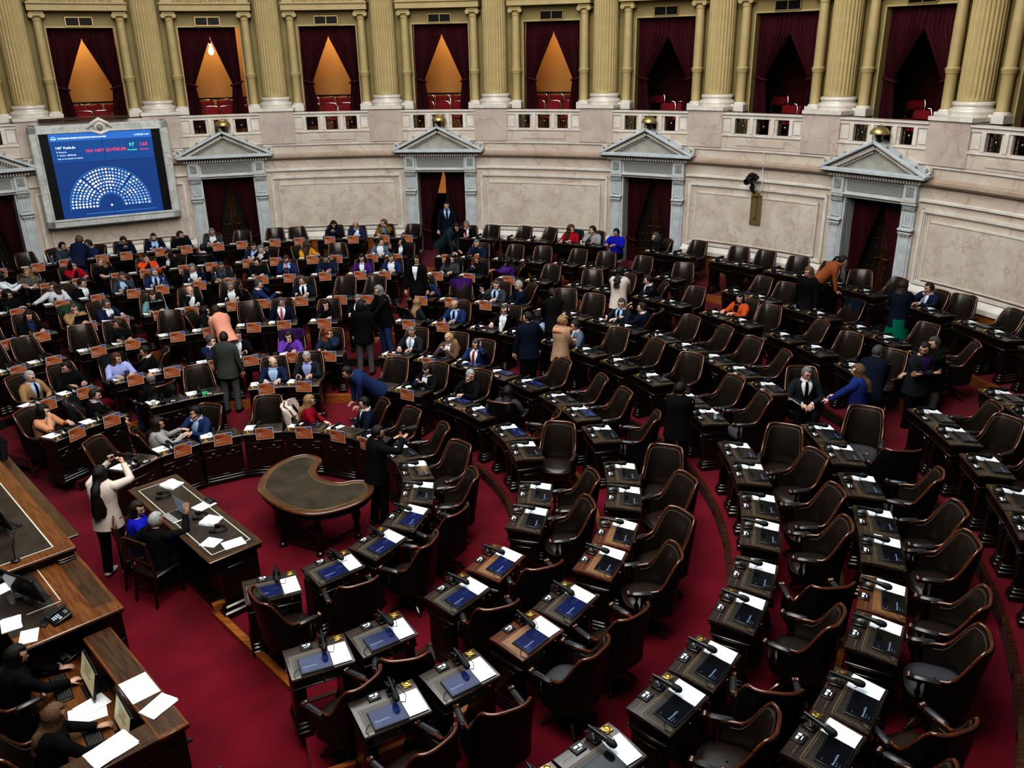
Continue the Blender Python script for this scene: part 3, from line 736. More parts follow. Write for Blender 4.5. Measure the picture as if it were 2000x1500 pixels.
# ------------------------------------------------------------------ rows of desks: azimuth of every desk, in blocks between the aisles
ROWS = [
 [[-61.8, -44.7, -27.4, -10.3, 6.9, 23.2, 39.8, 56.4, 72.9, 89.3, 105.9, 122.7, 140.0, 158.3]],
 [[-60.8, -51.7, -36.0, -26.8, -11.1, -1.6], [19.2, 28.8, 43.0, 52.2, 65.8, 75.9], [95.0, 104.6, 119.9, 130.3, 144.9, 154.5]],
 [[-56.5, -49.4, -39.2, -32.0, -22.7, -15.4, -5.7, 1.5], [16.8, 25.3, 33.8, 42.2, 50.4, 60.0, 67.4, 76.7], [91.1, 98.6, 108.5, 115.7, 125.5, 132.9, 142.5, 150.5]],
 [[-57.9, -52.9, -47.8, -40.4, -35.1, -27.7, -22.3, -14.9, -9.6, -2.3], [13.2, 20.0, 27.5, 34.0, 42.0, 48.8, 55.7, 63.5, 72.2, 78.0], [88.6, 94.0, 101.2, 106.9, 114.3, 119.9, 127.6, 133.2, 140.6, 146.2]],
 [[-50.0, -45.2, -39.1, -34.5, -28.6, -24.1, -17.9, -13.3, -7.1, -1.1, 3.5], [12.3, 17.4, 23.3, 28.0, 34.0, 38.5, 43.6, 48.2, 53.8, 58.9, 64.1, 69.0, 74.7], [87.2, 91.9, 98.2, 104.4, 108.9, 115.3, 120.0, 126.8, 131.3, 138.0]],
 [[-49.0, -45.0, -39.5, -35.3, -30.9, -27.1, -22.2, -18.1, -13.6, -9.7, -4.8, 0.3, 4.0], [11.8, 16.6, 22.5, 26.6, 33.0, 37.3, 43.3, 47.3, 53.8, 57.9, 64.2, 69.0, 74.8], [86.8, 90.5, 95.8, 100.9, 104.8, 110.5]],
 [[-47.5, -44.2, -39.5, -36.1, -31.5, -28.3, -23.4, -20.1, -15.4, -12.0, -7.2, -3.8, 1.1, 4.3], [11.3, 14.7, 19.3, 23.0, 27.6, 31.6, 36.2, 42.0, 51.4, 54.8, 59.6, 62.6, 67.8, 71.3, 75.9], [85.5, 89.0]],
 [[-45.3, -42.4, -38.7, -36.0, -32.0, -29.5, -25.5, -22.7, -18.8, -16.1, -12.1, -9.3, -5.5, -2.5, 1.5, 4.2], [11.0, 13.8, 17.8, 20.8, 24.9, 27.8, 36.0, 39.0, 44.2, 47.0, 51.0, 54.0, 58.0, 61.1, 65.2, 68.1, 72.4, 75.1, 79.2]],
]
CARDMAX = [40, 29, 26, 21, 24, 23, 12, 4.5]
NOCARD = {(0, -61.8), (1, -36.0), (1, -26.8)}
BLK = ['left block', 'middle block', 'right block']
RNAME = ['front row', 'second row', 'third row', 'fourth row', 'fifth row', 'sixth row', 'seventh row', 'back row']
desk0 = make_desk(0); deskp = make_desk(1); deskr = make_desk(2)
mic0 = make_mic(); tab0 = make_tablet(0); tab1 = make_tablet(1); pap0 = make_paper(); cardme = make_card()
chair0 = make_chair(); chair1 = make_chair(True)
used = set()
def put(proto, M):
    if proto.name in used: return dup(proto, M)
    used.add(proto.name); proto.matrix_world = M; return proto
# camera model, only to skip the repeats that stand far outside the frame
CP = Vector((3.80604, -10.8276, 6.67)); FL = 1658.826
PIT, ROL = R(21.304337), R(-1.01478)
fw = Vector((0, Cc(PIT), -S(PIT))); up0 = Vector((0, S(PIT), Cc(PIT))); rt0 = Vector((1, 0, 0))
RT = rt0*Cc(ROL)+up0*S(ROL); UP = up0*Cc(ROL)-rt0*S(ROL)
def inview(x, y, z, mg=200):
    d = Vector((x, y, z))-CP; w = d.dot(fw)
    if w < .5: return False
    u, v = 1000+FL*d.dot(RT)/w, 750-FL*d.dot(UP)/w
    return -mg < u < 2000+mg and -mg < v < 1500+mg
# chairs standing turned or moved: (row, azimuth) -> (turn, dx, dy)
TURN = {(0, 158.3): (-75, .12, .05), (0, -61.8): (18, 0, 0), (0, 140.0): (-12, -.05, -.05), (0, 122.7): (14, 0, 0), (0, 105.9): (-18, 0, 0), (0, 89.3): (8, 0, 0), (0, 72.9): (28, 0, 0),
 (0, 56.4): (-20, .05, 0), (1, 154.5): (30, .1, -.1), (1, 144.9): (-24, 0, 0), (1, 75.9): (62, 0, 0), (1, 65.8): (-40, 0, 0), (1, 95.0): (14, 0, 0), (1, 104.6): (24, 0, 0), (1, 119.9): (-38, .05, 0), (1, 130.3): (-30, 0, 0),
 (2, 76.7): (-25, 0, 0), (2, 91.1): (72, 0, 0), (2, 98.6): (30, 0, 0), (2, 108.5): (48, 0, 0), (2, 115.7): (28, 0, 0), (2, 125.5): (-14, 0, 0), (2, 132.9): (6, 0, 0), (2, 142.5): (-14, 0, 0), (2, 150.5): (20, 0, 0),
 (3, 88.6): (66, 0, 0), (3, 94.0): (20, 0, 0), (3, 101.2): (12, 0, 0), (3, 106.9): (4, 0, 0), (3, 114.3): (-60, 0, -.05), (3, 119.9): (-4, 0, 0), (3, 127.6): (-62, 0, 0), (3, 133.2): (20, 0, 0),
 (4, 87.2): (60, 0, 0), (4, 91.9): (-95, -.1, -.1), (4, 98.2): (-20, 0, 0), (4, 104.4): (6, 0, 0), (4, 108.9): (10, 0, 0), (4, 115.3): (-4, 0, 0), (4, 120.0): (8, 0, 0), (4, 126.8): (-34, 0, 0), (4, 131.3): (-8, 0, 0)}
SEATS = {}
for ri, blocks in enumerate(ROWS):
    for bi, bl in enumerate(blocks):
        for di, az in enumerate(bl):
            r = ROWR[ri]; zf = ROWZ[ri]; a = R(az)
            if not inview(r*S(a), r*Cc(a), zf+.8): continue
            M = place(az, r, zf)
            if len(blocks) == 1: wh = '%s from the left in the front row' % ORD[di]
            else: wh = '%s from the left, %s, %s' % (ORD[di], BLK[bi], RNAME[ri])
            panel = 1 if (ri == 0 or (ri == 1 and di < 6 and bi == 0)) else (2 if (ri, az) in ((1, 119.9), (2, 108.5), (2, 115.7), (2, 132.9), (4, 115.3)) else 0)
            d = put((desk0, deskp, deskr)[panel], M)
            d['label'] = 'dark carved wooden desk, ' + wh; d['group'] = 'deputy desks in curved rows'
            SEATS[(ri, az)] = wh
            m = put(mic0, M @ Matrix.Translation((.085, .15, .808)) @ Matrix.Rotation(R(random.uniform(-12, 8)), 4, 'Z') @ Matrix.Scale(1.18, 4))
            m['label'] = 'black microphone on desk ' + wh; m['group'] = 'desk microphones'
            card = az < CARDMAX[ri] and (ri, az) not in NOCARD
            rnd = random.random()
            p = put(pap0, M @ Matrix.Translation((.205+random.uniform(-.01, .01), -.065, slope_z(-.065))) @ Matrix.Rotation(R(random.uniform(-4, 4)), 4, 'Z'))
            p['label'] = 'white paper booklet on desk ' + wh; p['group'] = 'paper booklets on the desks'
            lit = (az > 118 and ri < 3) or (ri == 0 and az > 100) or (ri in (1, 2) and 33 < az < 75 and rnd < .8)  # middle block: purple-blue reflection on the glass put in as screen glow
            if not (card and rnd < .45) and (ri, az) != (0, -61.8):
                t = put(tab1 if lit else tab0, M @ Matrix.Translation((-.055, -.105, slope_z(-.105))) @ Matrix.Rotation(R(random.uniform(-3, 3)), 4, 'Z'))
                t['label'] = ('tablet with blue screen on desk ' if lit else 'dark tablet on desk ') + wh; t['group'] = 'desk tablets'
            if card:
                c = bpy.data.objects.new('protest_card', cardme); COL.objects.link(c)
                c.matrix_world = M @ Matrix.Translation((-.035+random.uniform(-.03, .03), .245, .80)) @ Matrix.Rotation(R(random.uniform(-3, 3)), 4, 'Y') @ Matrix.Rotation(R(-3), 4, 'X')
                tag(c, 'orange and blue protest card on desk ' + wh, 'card', 'orange protest cards')
PEOPLE = [
 ('H', -7.776, 11.02, 1.12, 'S', 110, 100, 'd', 'short', 'black', 'sweater', 'slate', 'white', '-', 6.0, '', 'man in slate sweater with white collar sitting below the big screen'),
 ('G', -7.19, 10.758, 0.96, 'T', 355, 340, 'f', 'curly', 'brownl', 'coat', 'navy', '-', '-', 34.0, 'jeans', 'person with curly hair seen from behind bending in navy jacket and jeans'),
 ('H', -7.175, 11.213, 1.12, 'S', 200, 230, 'd', 'short', 'dbrown', 'sweater', 'blue', 'white', '-', 4.0, '', 'man in bright blue sweater half hidden behind the bending person'),
 ('H', -6.44, 11.625, 1.12, 'S', 151, 180, 'p', 'short', 'black', 'sweater', 'navyd', 'white', '-', 8.0, '', 'man in navy sweater looking down at his phone under the screen'),
 ('H', -5.762, 11.946, 1.12, 'S', 154, 154, 'd', 'short', 'black', 'suit', 'navyd', 'lblue', '-', 4.0, 'beard', 'man with dark beard, navy suit and light blue shirt, back row'),
 ('H', -5.098, 12.093, 1.12, 'S', 157, 100, 'd', 'short', 'dbrown', 'sweater', 'black', 'white', '-', 4.0, 'beard', 'bearded man in black sweater looking right, back row'),
 ('H', -4.375, 12.515, 1.12, 'S', 161, 161, 'd', 'short', 'grey', 'suit', 'greyd', 'white', '-', 2.0, 'beard', 'bearded man in dark grey suit before the second doorway'),
 ('G', -4.274, 11.374, 0.96, 'S', 350, 350, 'l', 'short', 'black', 'suit', 'navyd', 'white', '-', 10.0, '', 'man in dark navy suit seen from behind with his back turned'),
 ('H', -1.21, 13.587, 1.12, 'S', 175, 170, 'p', 'shag', 'black', 'sweater', 'navyd', '-', '-', 6.0, '', 'man with shaggy dark hair in navy sweater holding a phone'),
 ('H', -0.531, 13.127, 1.12, 'S', 178, 178, 'cR', 'bald', 'brown', 'suit', 'blue', 'white', '-', 4.0, '', 'bald man in blue suit with hand at his mouth'),
 ('H', 0.236, 13.435, 1.12, 'S', 181, 230, 'cL', 'long', 'brownl', 'open', 'mustard', 'teal', '-', 2.0, '', 'woman in mustard jacket touching her neck'),
 ('H', 2.367, 11.151, 1.12, 'T', 120, 150, 'f', 'shag', 'black', 'coat', 'tealdark', '-', '-', 42.0, '', 'person in dark teal jacket leaning down beside the aisle doorway'),
 ('H', 2.561, 12.76, 1.12, 'S', 191, 191, 'cR', 'short', 'grey', 'suit', 'black', 'white', 'red', 3.0, '', 'grey haired man in black suit with red tie by the aisle'),
 ('X', 2.034, 13.5, 1.12, 'T', 175, 175, 'h', 'short', 'black', 'suit', 'navyd', 'lblue', 'blue', 0.0, '', 'man in dark suit and light blue shirt standing inside the doorway'),
 ('G', -7.532, 8.796, 0.96, 'S', 150, 190, 'd', 'long', 'blond', 'sweater', 'pattern', '-', '-', 6.0, '', 'woman with long blond hair in patterned grey top'),
 ('G', -6.824, 9.51, 0.96, 'S', 130, 100, 'cR', 'long', 'black', 'open', 'red', 'black', '-', 4.0, '', 'woman with long black hair in red jacket, hand at chin'),
 ('G', -6.303, 9.735, 0.96, 'S', 147, 200, 'd', 'long', 'blond', 'open', 'black', 'black', '-', 2.0, '', 'woman with long blond hair in black top'),
 ('G', -5.278, 10.156, 0.96, 'S', 153, 180, 'cR', 'short', 'dbrown', 'vest', 'orangev', 'navyd', '-', 12.0, '', 'person in bright orange jacket with dark vest'),
 ('G', -4.815, 10.432, 0.96, 'S', 200, 230, 'd', 'bob', 'black', 'open', 'black', 'white', '-', 8.0, '', 'woman with dark hair in black with white collar turned left'),
 ('G', -2.657, 10.87, 0.96, 'S', 200, 120, 'd', 'short', 'grey', 'suit', 'black', 'white', '-', 20.0, '', 'grey haired man in dark coat leaning sideways'),
 ('G', -2.483, 11.434, 0.96, 'S', 168, 170, 'd', 'short', 'dbrown', 'suit', 'navy', 'lblue', '-', 12.0, '', 'man in navy suit looking down at his desk'),
 ('G', -1.883, 11.069, 0.96, 'S', 130, 20, 'd', 'long', 'brown', 'sweater', 'yellow', '-', '-', 12.0, '', 'woman in yellow top turned backwards'),
 ('G', 0.364, 11.391, 0.96, 'S', 182, 110, 'd', 'short', 'dbrown', 'suit', 'greyblue', 'white', '-', 2.0, '', 'man in blue grey suit and white shirt turned to his neighbour'),
 ('G', 0.93, 11.279, 0.96, 'S', 200, 240, 'wR', 'bob', 'black', 'open', 'black', 'white', '-', 2.0, '', 'woman in black raising her hand towards her neighbour'),
 ('G', 2.231, 11.106, 0.96, 'S', 191, 191, 'd', 'long', 'blond', 'open', 'black', 'black', '-', 2.0, '', 'woman with long fair hair in black right of the aisle'),
 ('G', 2.946, 11.233, 0.96, 'S', 195, 190, 'd', 'short', 'grey', 'suit', 'navy', 'navyd', '-', 12.0, 'beard', 'grey bearded man in navy jacket looking down'),
 ('G', -7.939, 8.422, 0.96, 'S', 60, 40, 'd', 'long', 'black', 'sweater', 'white', '-', '-', 2.0, '', 'woman in white top cut off by the left edge'),
 ('F', -7.244, 7.363, 0.8, 'S', 100, 90, 'd', 'curlylong', 'black', 'coat', 'black', 'black', '-', 4.0, '', 'woman with long dark curls in black leather jacket'),
 ('F', -6.319, 7.729, 0.8, 'S', 141, 230, 'rR', 'long', 'brown', 'sweater', 'whitel', '-', '-', 2.0, '', 'woman in white blouse stretching out an arm with a phone'),
 ('F', -5.999, 8.224, 0.8, 'S', 110, 90, 'l', 'short', 'black', 'suit', 'black', 'white', '-', 8.0, '', 'young man in black suit looking right'),
 ('F', -5.311, 8.771, 0.8, 'S', 149, 149, 'cL', 'short', 'greyd', 'suit', 'slate', 'lblue', '-', 2.0, 'beard', 'bearded man in slate jacket with hand at his shoulder'),
 ('F', -4.773, 9.282, 0.8, 'S', 153, 120, 'd', 'short', 'grey', 'suit', 'blue', 'lblue', 'navyd', 2.0, 'beard', 'grey bearded man in bright blue suit and dark tie'),
 ('F', -4.01, 9.749, 0.8, 'S', 158, 190, 'd', 'short', 'grey', 'suit', 'navyd', 'white', '-', 12.0, '', 'grey haired man in dark quilted jacket looking down'),
 ('F', -3.306, 9.762, 0.8, 'S', 161, 161, 'd', 'short', 'greyd', 'suit', 'charcoal', 'slate', '-', 6.0, 'gl', 'man with glasses in charcoal jacket over grey sweater'),
 ('F', -2.539, 10.187, 0.8, 'S', 166, 200, 'd', 'short', 'black', 'sweater', 'black', '-', '-', 3.0, 'gl', 'woman with short dark hair and glasses in black sweater'),
 ('F', -1.966, 11.013, 0.8, 'S', 170, 180, 'p', 'short', 'brown', 'suit', 'blue', 'lblue', 'pink', 3.0, 'gl', 'man in blue suit with pink tie and glasses'),
 ('F', -0.88, 10.567, 0.8, 'S', 175, 170, 'd', 'short', 'black', 'sweater', 'navy', 'white', '-', 12.0, '', 'man in navy sweater leaning over his desk'),
 ('F', 0.061, 10.324, 0.8, 'S', 180, 180, 'd', 'curlylong', 'black', 'open', 'purple', 'white', '-', 3.0, 'gl', 'woman with dark curls in purple jacket and patterned scarf'),
 ('F', 0.8, 10.21, 0.8, 'S', 184, 184, 'd', 'short', 'greyd', 'suit', 'blue', 'white', '-', 3.0, '', 'man in blue suit and white shirt without tie near the aisle'),
 ('F', 1.675, 8.133, 0.8, 'T', 190, 140, 'h', 'bob', 'black', 'open', 'black', 'white', '-', 0.0, 'black', 'woman in black suit standing in the central aisle'),
 ('F', 2.381, 10.028, 0.8, 'S', 193, 100, 'd', 'long', 'black', 'sweater', 'greyd', '-', '-', 2.0, '', 'woman with dark hair in grey turtleneck'),
 ('F', 2.966, 10.062, 0.8, 'S', 196, 150, 'p', 'long', 'ginger', 'sweater', 'black', '-', '-', 8.0, '', 'woman with long ginger hair in black looking at her phone'),
 ('F', 3.544, 9.831, 0.8, 'S', 270, 270, 'cL', 'curlylong', 'black', 'sweater', 'purple', '-', '-', 4.0, '', 'woman with dark curls in purple sweater holding a phone to her face'),
 ('E', -5.557, 6.778, 0.64, 'S', 141, 141, 'cR', 'short', 'greyd', 'sweater', 'tan', '-', '-', 8.0, 'gl', 'man in tan sweater resting chin on folded hands'),
 ('E', -6.247, 6.232, 0.64, 'S', 135, 120, 'd', 'long', 'dbrown', 'open', 'black', 'blue', '-', 2.0, '', 'woman in black blazer with bright blue blouse'),
 ('E', -4.878, 6.932, 0.64, 'S', 120, 110, 'd', 'short', 'greyd', 'suit', 'navy', 'white', '-', 8.0, 'gl', 'grey haired man with glasses in navy sweater looking right'),
 ('E', -4.116, 7.482, 0.64, 'S', 151, 151, 'd', 'long', 'brown', 'open', 'mint', 'mint', '-', 4.0, '', 'woman in pale green and blue jacket behind an open laptop'),
 ('E', -3.533, 8.093, 0.64, 'S', 156, 110, 'cR', 'bald', 'grey', 'suit', 'black', 'white', '-', 3.0, '', 'balding man in black suit and white shirt with hand on chin'),
 ('E', -2.743, 8.575, 0.64, 'S', 162, 180, 'd', 'short', 'grey', 'suit', 'black', 'white', '-', 10.0, '', 'grey haired man in black suit looking down'),
 ('E', -2.022, 8.308, 0.64, 'S', 60, 90, 'cL', 'short', 'greyd', 'suit', 'blue', 'white', '-', 3.0, '', 'man in blue suit with both hands at his mouth'),
 ('E', -1.115, 8.857, 0.64, 'S', 173, 220, 'd', 'short', 'greyd', 'suit', 'navyd', 'white', 'black', 2.0, '', 'grey haired man in dark suit and black tie looking left'),
 ('E', 1.847, 8.715, 0.64, 'S', 170, 170, 'd', 'short', 'black', 'suit', 'blue', 'navyd', '-', 14.0, '', 'man in navy blue shirt leaning across his desk'),
 ('E', 3.483, 8.111, 0.64, 'S', 203, 170, 'wR', 'short', 'greyd', 'suit', 'greyd', 'lblue', 'navyd', 3.0, '', 'man in grey suit and blue tie gesturing with both hands'),
 ('E', 3.988, 8.168, 0.64, 'S', 250, 240, 'f', 'short', 'greyl', 'suit', 'navyd', 'navyd', '-', 3.0, '', 'grey haired man in navy suit turned to his left neighbour'),
 ('D', -4.352, 6.098, 0.48, 'S', 144, 230, 'd', 'curly', 'brown', 'open', 'black', 'black', '-', 3.0, '', 'woman with curly brown hair in black turned left'),
 ('D', -2.824, 6.94, 0.48, 'S', 90, 70, 'd', 'long', 'black', 'open', 'black', 'white', '-', 3.0, '', 'woman with long dark hair in black jacket talking to the woman in pink'),
 ('D', -2.149, 5.799, 0.48, 'T', 320, 330, 'f', 'bob', 'dbrown', 'coat', 'salmon', '-', '-', 38.0, 'grey', 'woman in salmon pink top seen from behind'),
 ('D', -1.347, 7.657, 0.48, 'S', 170, 120, 'l', 'short', 'greyd', 'suit', 'navyd', 'white', 'pink', 2.0, '', 'man in dark suit with pink tie looking right'),
 ('D', -0.277, 7.301, 0.48, 'S', 178, 180, 'cR', 'bob', 'black', 'sweater', 'black', '-', '-', 12.0, '', 'woman with dark fringe in black bent over a bottle'),
 ('D', 0.376, 7.67, 0.48, 'S', 180, 180, 'd', 'short', 'grey', 'suit', 'black', 'white', '-', 0.0, '', 'grey haired man hidden behind the two standing women'),
 ('C', 0.723, 6.141, 0.32, 'T', 10, 60, 'h', 'shag', 'black', 'coat', 'black', '-', '-', 0.0, 'grey', 'person in black leather jacket and grey trousers standing in the aisle'),
 ('D', 1.013, 6.724, 0.48, 'T', 240, 240, 'f', 'longwavy', 'greyw', 'coat', 'black', '-', '-', 8.0, 'jeans', 'person with long wavy grey hair, black jacket and jeans standing'),
 ('D', 1.73, 7.25, 0.48, 'S', 60, 30, 'l', 'long', 'blond', 'sweater', 'charcoal', '-', '-', 2.0, '', 'woman with long fair hair seen from behind, right of the aisle'),
 ('D', 2.597, 7.072, 0.48, 'S', 200, 250, 'd', 'bald', 'greyd', 'suit', 'blue', 'lblue', 'navyd', 2.0, '', 'bald man in blue suit and dark tie looking left'),
 ('D', 3.736, 6.607, 0.48, 'S', 209, 200, 'eL', 'short', 'greyd', 'suit', 'black', 'white', '-', 3.0, 'gl', 'man with glasses on the phone in black suit, white shirt'),
 ('D', 4.127, 4.532, 0.48, 'T', 340, 290, 'h', 'short', 'black', 'coat', 'navyd', '-', '-', 0.0, 'black', 'man in dark navy suit standing with his back to the camera'),
 ('D', 4.335, 5.932, 0.48, 'S', 40, 20, 'l', 'bob', 'black', 'sweater', 'lblue', '-', '-', 0.0, '', 'person in pale blue partly hidden behind the standing man'),
 ('E', 4.65, 5.712, 0.64, 'T', 350, 350, 'f', 'pony', 'dbrown', 'coat', 'black', '-', '-', 12.0, 'black', 'woman in black suit with tied hair standing seen from behind'),
 ('D', 4.767, 4.266, 0.48, 'T', 60, 80, 'x', 'curly', 'blond', 'coat', 'beige', '-', '-', 2.0, 'black,scarf', 'woman with curly blond hair, peach scarf and beige jacket standing'),
 ('D', 5.065, 5.4, 0.48, 'S', 250, 260, 'l', 'short', 'dbrown', 'suit', 'greyblue', 'white', '-', 3.0, '', 'man in grey suit half hidden behind the blond standing woman'),
 ('E', 6.139, 6.406, 0.64, 'S', 224, 200, 'd', 'short', 'greyd', 'suit', 'charcoal', 'lblue', 'navyd', 3.0, 'gl', 'man with glasses in charcoal suit, blue shirt and dark tie'),
 ('E', 6.52, 6.074, 0.64, 'S', 300, 280, 'd', 'short', 'dbrown', 'suit', 'navyd', 'white', '-', 3.0, '', 'man in navy suit seen from behind turned to the man with glasses'),
 ('F', 6.125, 6.7, 0.8, 'T', 20, 30, 'f', 'longwavy', 'black', 'coat', 'offwhite', '-', '-', 4.0, 'black', 'woman with long dark curls in off white jacket standing'),
 ('F', 6.552, 7.71, 0.8, 'S', 270, 280, 'f', 'short', 'black', 'suit', 'navyd', 'white', '-', 8.0, '', 'person in navy hidden behind the woman in off white'),
 ('C', -3.606, 4.3, 0.32, 'S', 140, 110, 'd', 'bob', 'redbrown', 'sweater', 'lilac', '-', '-', 4.0, '', 'woman with short reddish hair in pale blue blouse'),
 ('C', -3.201, 4.57, 0.32, 'S', 250, 240, 'd', 'short', 'black', 'suit', 'black', 'white', '-', 4.0, '', 'man in dark navy jacket turned to the woman in pale blue'),
 ('C', -2.21, 5.351, 0.32, 'S', 130, 90, 'cR', 'short', 'greyd', 'suit', 'navy', 'white', '-', 4.0, 'gl', 'man with glasses in navy suit, hand at his face'),
 ('C', -1.818, 5.757, 0.32, 'S', 162, 120, 'd', 'long', 'dbrown', 'open', 'black', 'white', '-', 2.0, '', 'woman in black jacket and printed white top'),
 ('B', -1.68, 4.632, 0.16, 'T', 5, 350, 'h', 'short', 'dbrown', 'coat', 'greygreen', '-', '-', 2.0, 'grey', 'man in grey green suit standing with his back to the camera'),
 ('C', -0.67, 5.333, 0.32, 'S', 173, 180, 'cR', 'bob', 'dbrown', 'sweater', 'violet', '-', '-', 12.0, '', 'woman in violet sweater resting her forehead on her hand'),
 ('C', 0.069, 5.483, 0.32, 'S', 181, 110, 'cL', 'long', 'ginger', 'open', 'denim', 'denim', '-', 3.0, '', 'woman with long auburn hair smiling, cheek on her hand'),
 ('C', 1.788, 5.719, 0.32, 'S', 197, 160, 'd', 'short', 'grey', 'suit', 'charcoal', 'white', 'lblue', 2.0, '', 'grey haired man in dark suit with light blue tie'),
 ('C', 2.569, 5.258, 0.32, 'S', 206, 210, 'p', 'long', 'blondl', 'open', 'brownm', 'white', '-', 8.0, '', 'woman with fair hair in brown jacket looking down'),
 ('C', 3.123, 4.829, 0.32, 'S', 213, 190, 'eL', 'short', 'greyd', 'suit', 'blue', 'white', 'redt', 2.0, '', 'man in blue suit and red tie speaking on the phone'),
 ('C', -4.399, 3.921, 0.32, 'S', 132, 220, 'd', 'short', 'black', 'sweater', 'black', 'white', '-', 4.0, '', 'man in black sweater looking down to the left'),
 ('C', -4.991, 3.629, 0.32, 'S', 110, 100, 'l', 'short', 'greyl', 'suit', 'tan', 'lblue', 'black', 4.0, 'gl', 'older man in tan jacket with glasses and dark tie'),
 ('B', -3.239, 2.745, 0.16, 'S', 60, 80, 'f', 'short', 'dbrown', 'suit', 'black', 'lilac', '-', 6.0, '', 'man in black jacket with lilac collar seated side on'),
 ('B', -2.714, 3.597, 0.16, 'S', 300, 320, 'l', 'bald', 'grey', 'coat', 'black', '-', '-', 4.0, 'jeans', 'bald man in black puffer jacket and jeans seated side on'),
 ('B', -0.746, 4.364, 0.16, 'S', 170, 110, 'd', 'bald', 'dbrown', 'suit', 'navy', 'lblue', '-', 3.0, '', 'balding man in navy jacket and light blue shirt, second row'),
 ('B', -0.161, 4.712, 0.16, 'S', 178, 178, 'd', 'short', 'greyl', 'suit', 'charcoal', 'lilac', '-', 3.0, '', 'grey haired man in dark grey jacket and lilac shirt'),
 ('B', 0.992, 3.235, 0.16, 'T', 240, 240, 'f', 'short', 'black', 'coat', 'blue', '-', '-', 48.0, 'black', 'man in blue suit bending far down behind a desk'),
 ('B', 2.229, 3.919, 0.16, 'S', 210, 190, 'p', 'long', 'dbrown', 'open', 'black', 'white', '-', 8.0, 'gl', 'woman with brown hair and glasses in black blazer'),
 ('B', 3.048, 3.57, 0.16, 'S', 220, 140, 'cR', 'short', 'greyl', 'sweater', 'black', '-', '-', 3.0, 'gl', 'woman with short white hair and black glasses in black top'),
 ('B', 3.611, 2.628, 0.16, 'S', 20, 10, 'l', 'long', 'black', 'sweater', 'greyd', '-', '-', 4.0, '', 'woman with long black hair seen from behind in the second row'),
 ('B', -4.014, 2.242, 0.16, 'S', 100, 80, 'cR', 'longwavy', 'black', 'open', 'peach', 'white', '-', 6.0, '', 'woman with long dark hair in peach jacket, left end'),
 ('A', -1.737, 1.71, 0, 'S', 60, 80, 'd', 'long', 'dbrown', 'open', 'lgrey', 'white', '-', 4.0, '', 'woman with long brown hair in light grey tweed jacket'),
 ('A', -1.573, 2.44, 0, 'S', 200, 230, 'cR', 'short', 'black', 'suit', 'blue', 'lblue', '-', 6.0, '', 'young man in blue suit with hand on his chest, front row'),
 ('A', 0.257, 2.687, 0, 'S', 80, 85, 'l', 'long', 'blond', 'sweater', 'redd', '-', '-', 3.0, '', 'woman with blond hair in red sweater turned right'),
 ('A', 1.258, 2.71, 0, 'S', 250, 255, 'l', 'short', 'black', 'suit', 'navyd', 'white', 'navyd', 3.0, 'gl', 'man with glasses in dark navy suit turned left, front row'),
 ('P', 1.828, 0.478, 0, 'T', 60, 75, 'cam', 'short', 'black', 'coat', 'black', '-', '-', 4.0, 'black,beard,gl', 'photographer in black suit aiming a camera'),
 ('P', -1.707, -0.683, 0, 'T', 5, 10, 'photo', 'long', 'black', 'coat', 'offwhite', '-', '-', 2.0, 'black', 'woman with long dark hair in off white blazer taking a picture'),
 ('P', -1.226, -0.838, 0, 'S', 65, 105, 'l', 'long', 'dbrown', 'open', 'royal', 'royal', '-', 2.0, '', "woman in royal blue suit seated at the secretaries' table"),
 ('P', -0.86, -1.152, 0, 'S', 28, 45, 'rt', 'short', 'greyl', 'coat', 'black', '-', '-', 6.0, '', "grey haired man in black suit seated at the secretaries' table"),
 ('H', 5.167, 11.386, 1.12, 'S', 204, 90, 'd', 'curlylong', 'redbrown', 'sweater', 'red', '-', '-', 3.0, '', 'woman with dark red curls in red sweater by the back wall'),
 ('H', 5.772, 12.026, 1.12, 'S', 206, 250, 'cR', 'short', 'dbrown', 'sweater', 'lgrey', '-', '-', 3.0, 'beard', 'bearded man in light grey sweater by the back wall'),
 ('H', 6.512, 11.267, 1.12, 'S', 210, 230, 'd', 'short', 'black', 'sweater', 'royal', '-', '-', 3.0, '', 'man in royal blue zip jacket by the back wall'),
 ('H', 6.829, 10.535, 1.12, 'S', 260, 260, 'l', 'shag', 'greyd', 'coat', 'black', '-', '-', 6.0, '', 'person in black with greying hair beside the right doorway'),
 ('H', 10.708, 6.711, 1.12, 'T', 110, 110, 'f', 'pony', 'black', 'coat', 'rust', '-', '-', 42.0, 'black', 'woman with dark ponytail in rust orange jacket bending'),
 ('G', 9.769, 5.731, 0.96, 'T', 230, 250, 'h', 'bob', 'brownl', 'open', 'black', 'black', '-', 0.0, 'black', 'woman with light brown hair in long black coat standing'),
 ('F', 8.53, 6.082, 0.8, 'S', 235, 200, 'd', 'bob', 'black', 'open', 'orange', 'black', '-', 6.0, '', 'woman in orange blazer looking down alone'),
 ('G', 11.139, 4.56, 0.96, 'T', 20, 60, 'f', 'bob', 'dbrown', 'coat', 'navyd', '-', '-', 2.0, 'green', 'woman in navy cardigan and green skirt standing seen from behind'),
 ('H', 12.083, 5.441, 1.12, 'S', 246, 260, 'cR', 'short', 'dbrown', 'suit', 'navy', 'white', 'lblue', 3.0, '', 'man in navy suit and light blue tie leaning back by the wall'),
 ('E', 9.624, 1.908, 0.64, 'T', 30, 60, 'f', 'short', 'greyd', 'coat', 'navyd', '-', '-', 22.0, 'black', 'grey haired man in navy suit leaning seen from behind'),
 ('E', 10.661, 2.188, 0.64, 'T', 260, 260, 'f', 'short', 'greyd', 'coat', 'black', '-', '-', 5.0, 'grey', 'grey haired man in black hooded jacket standing'),
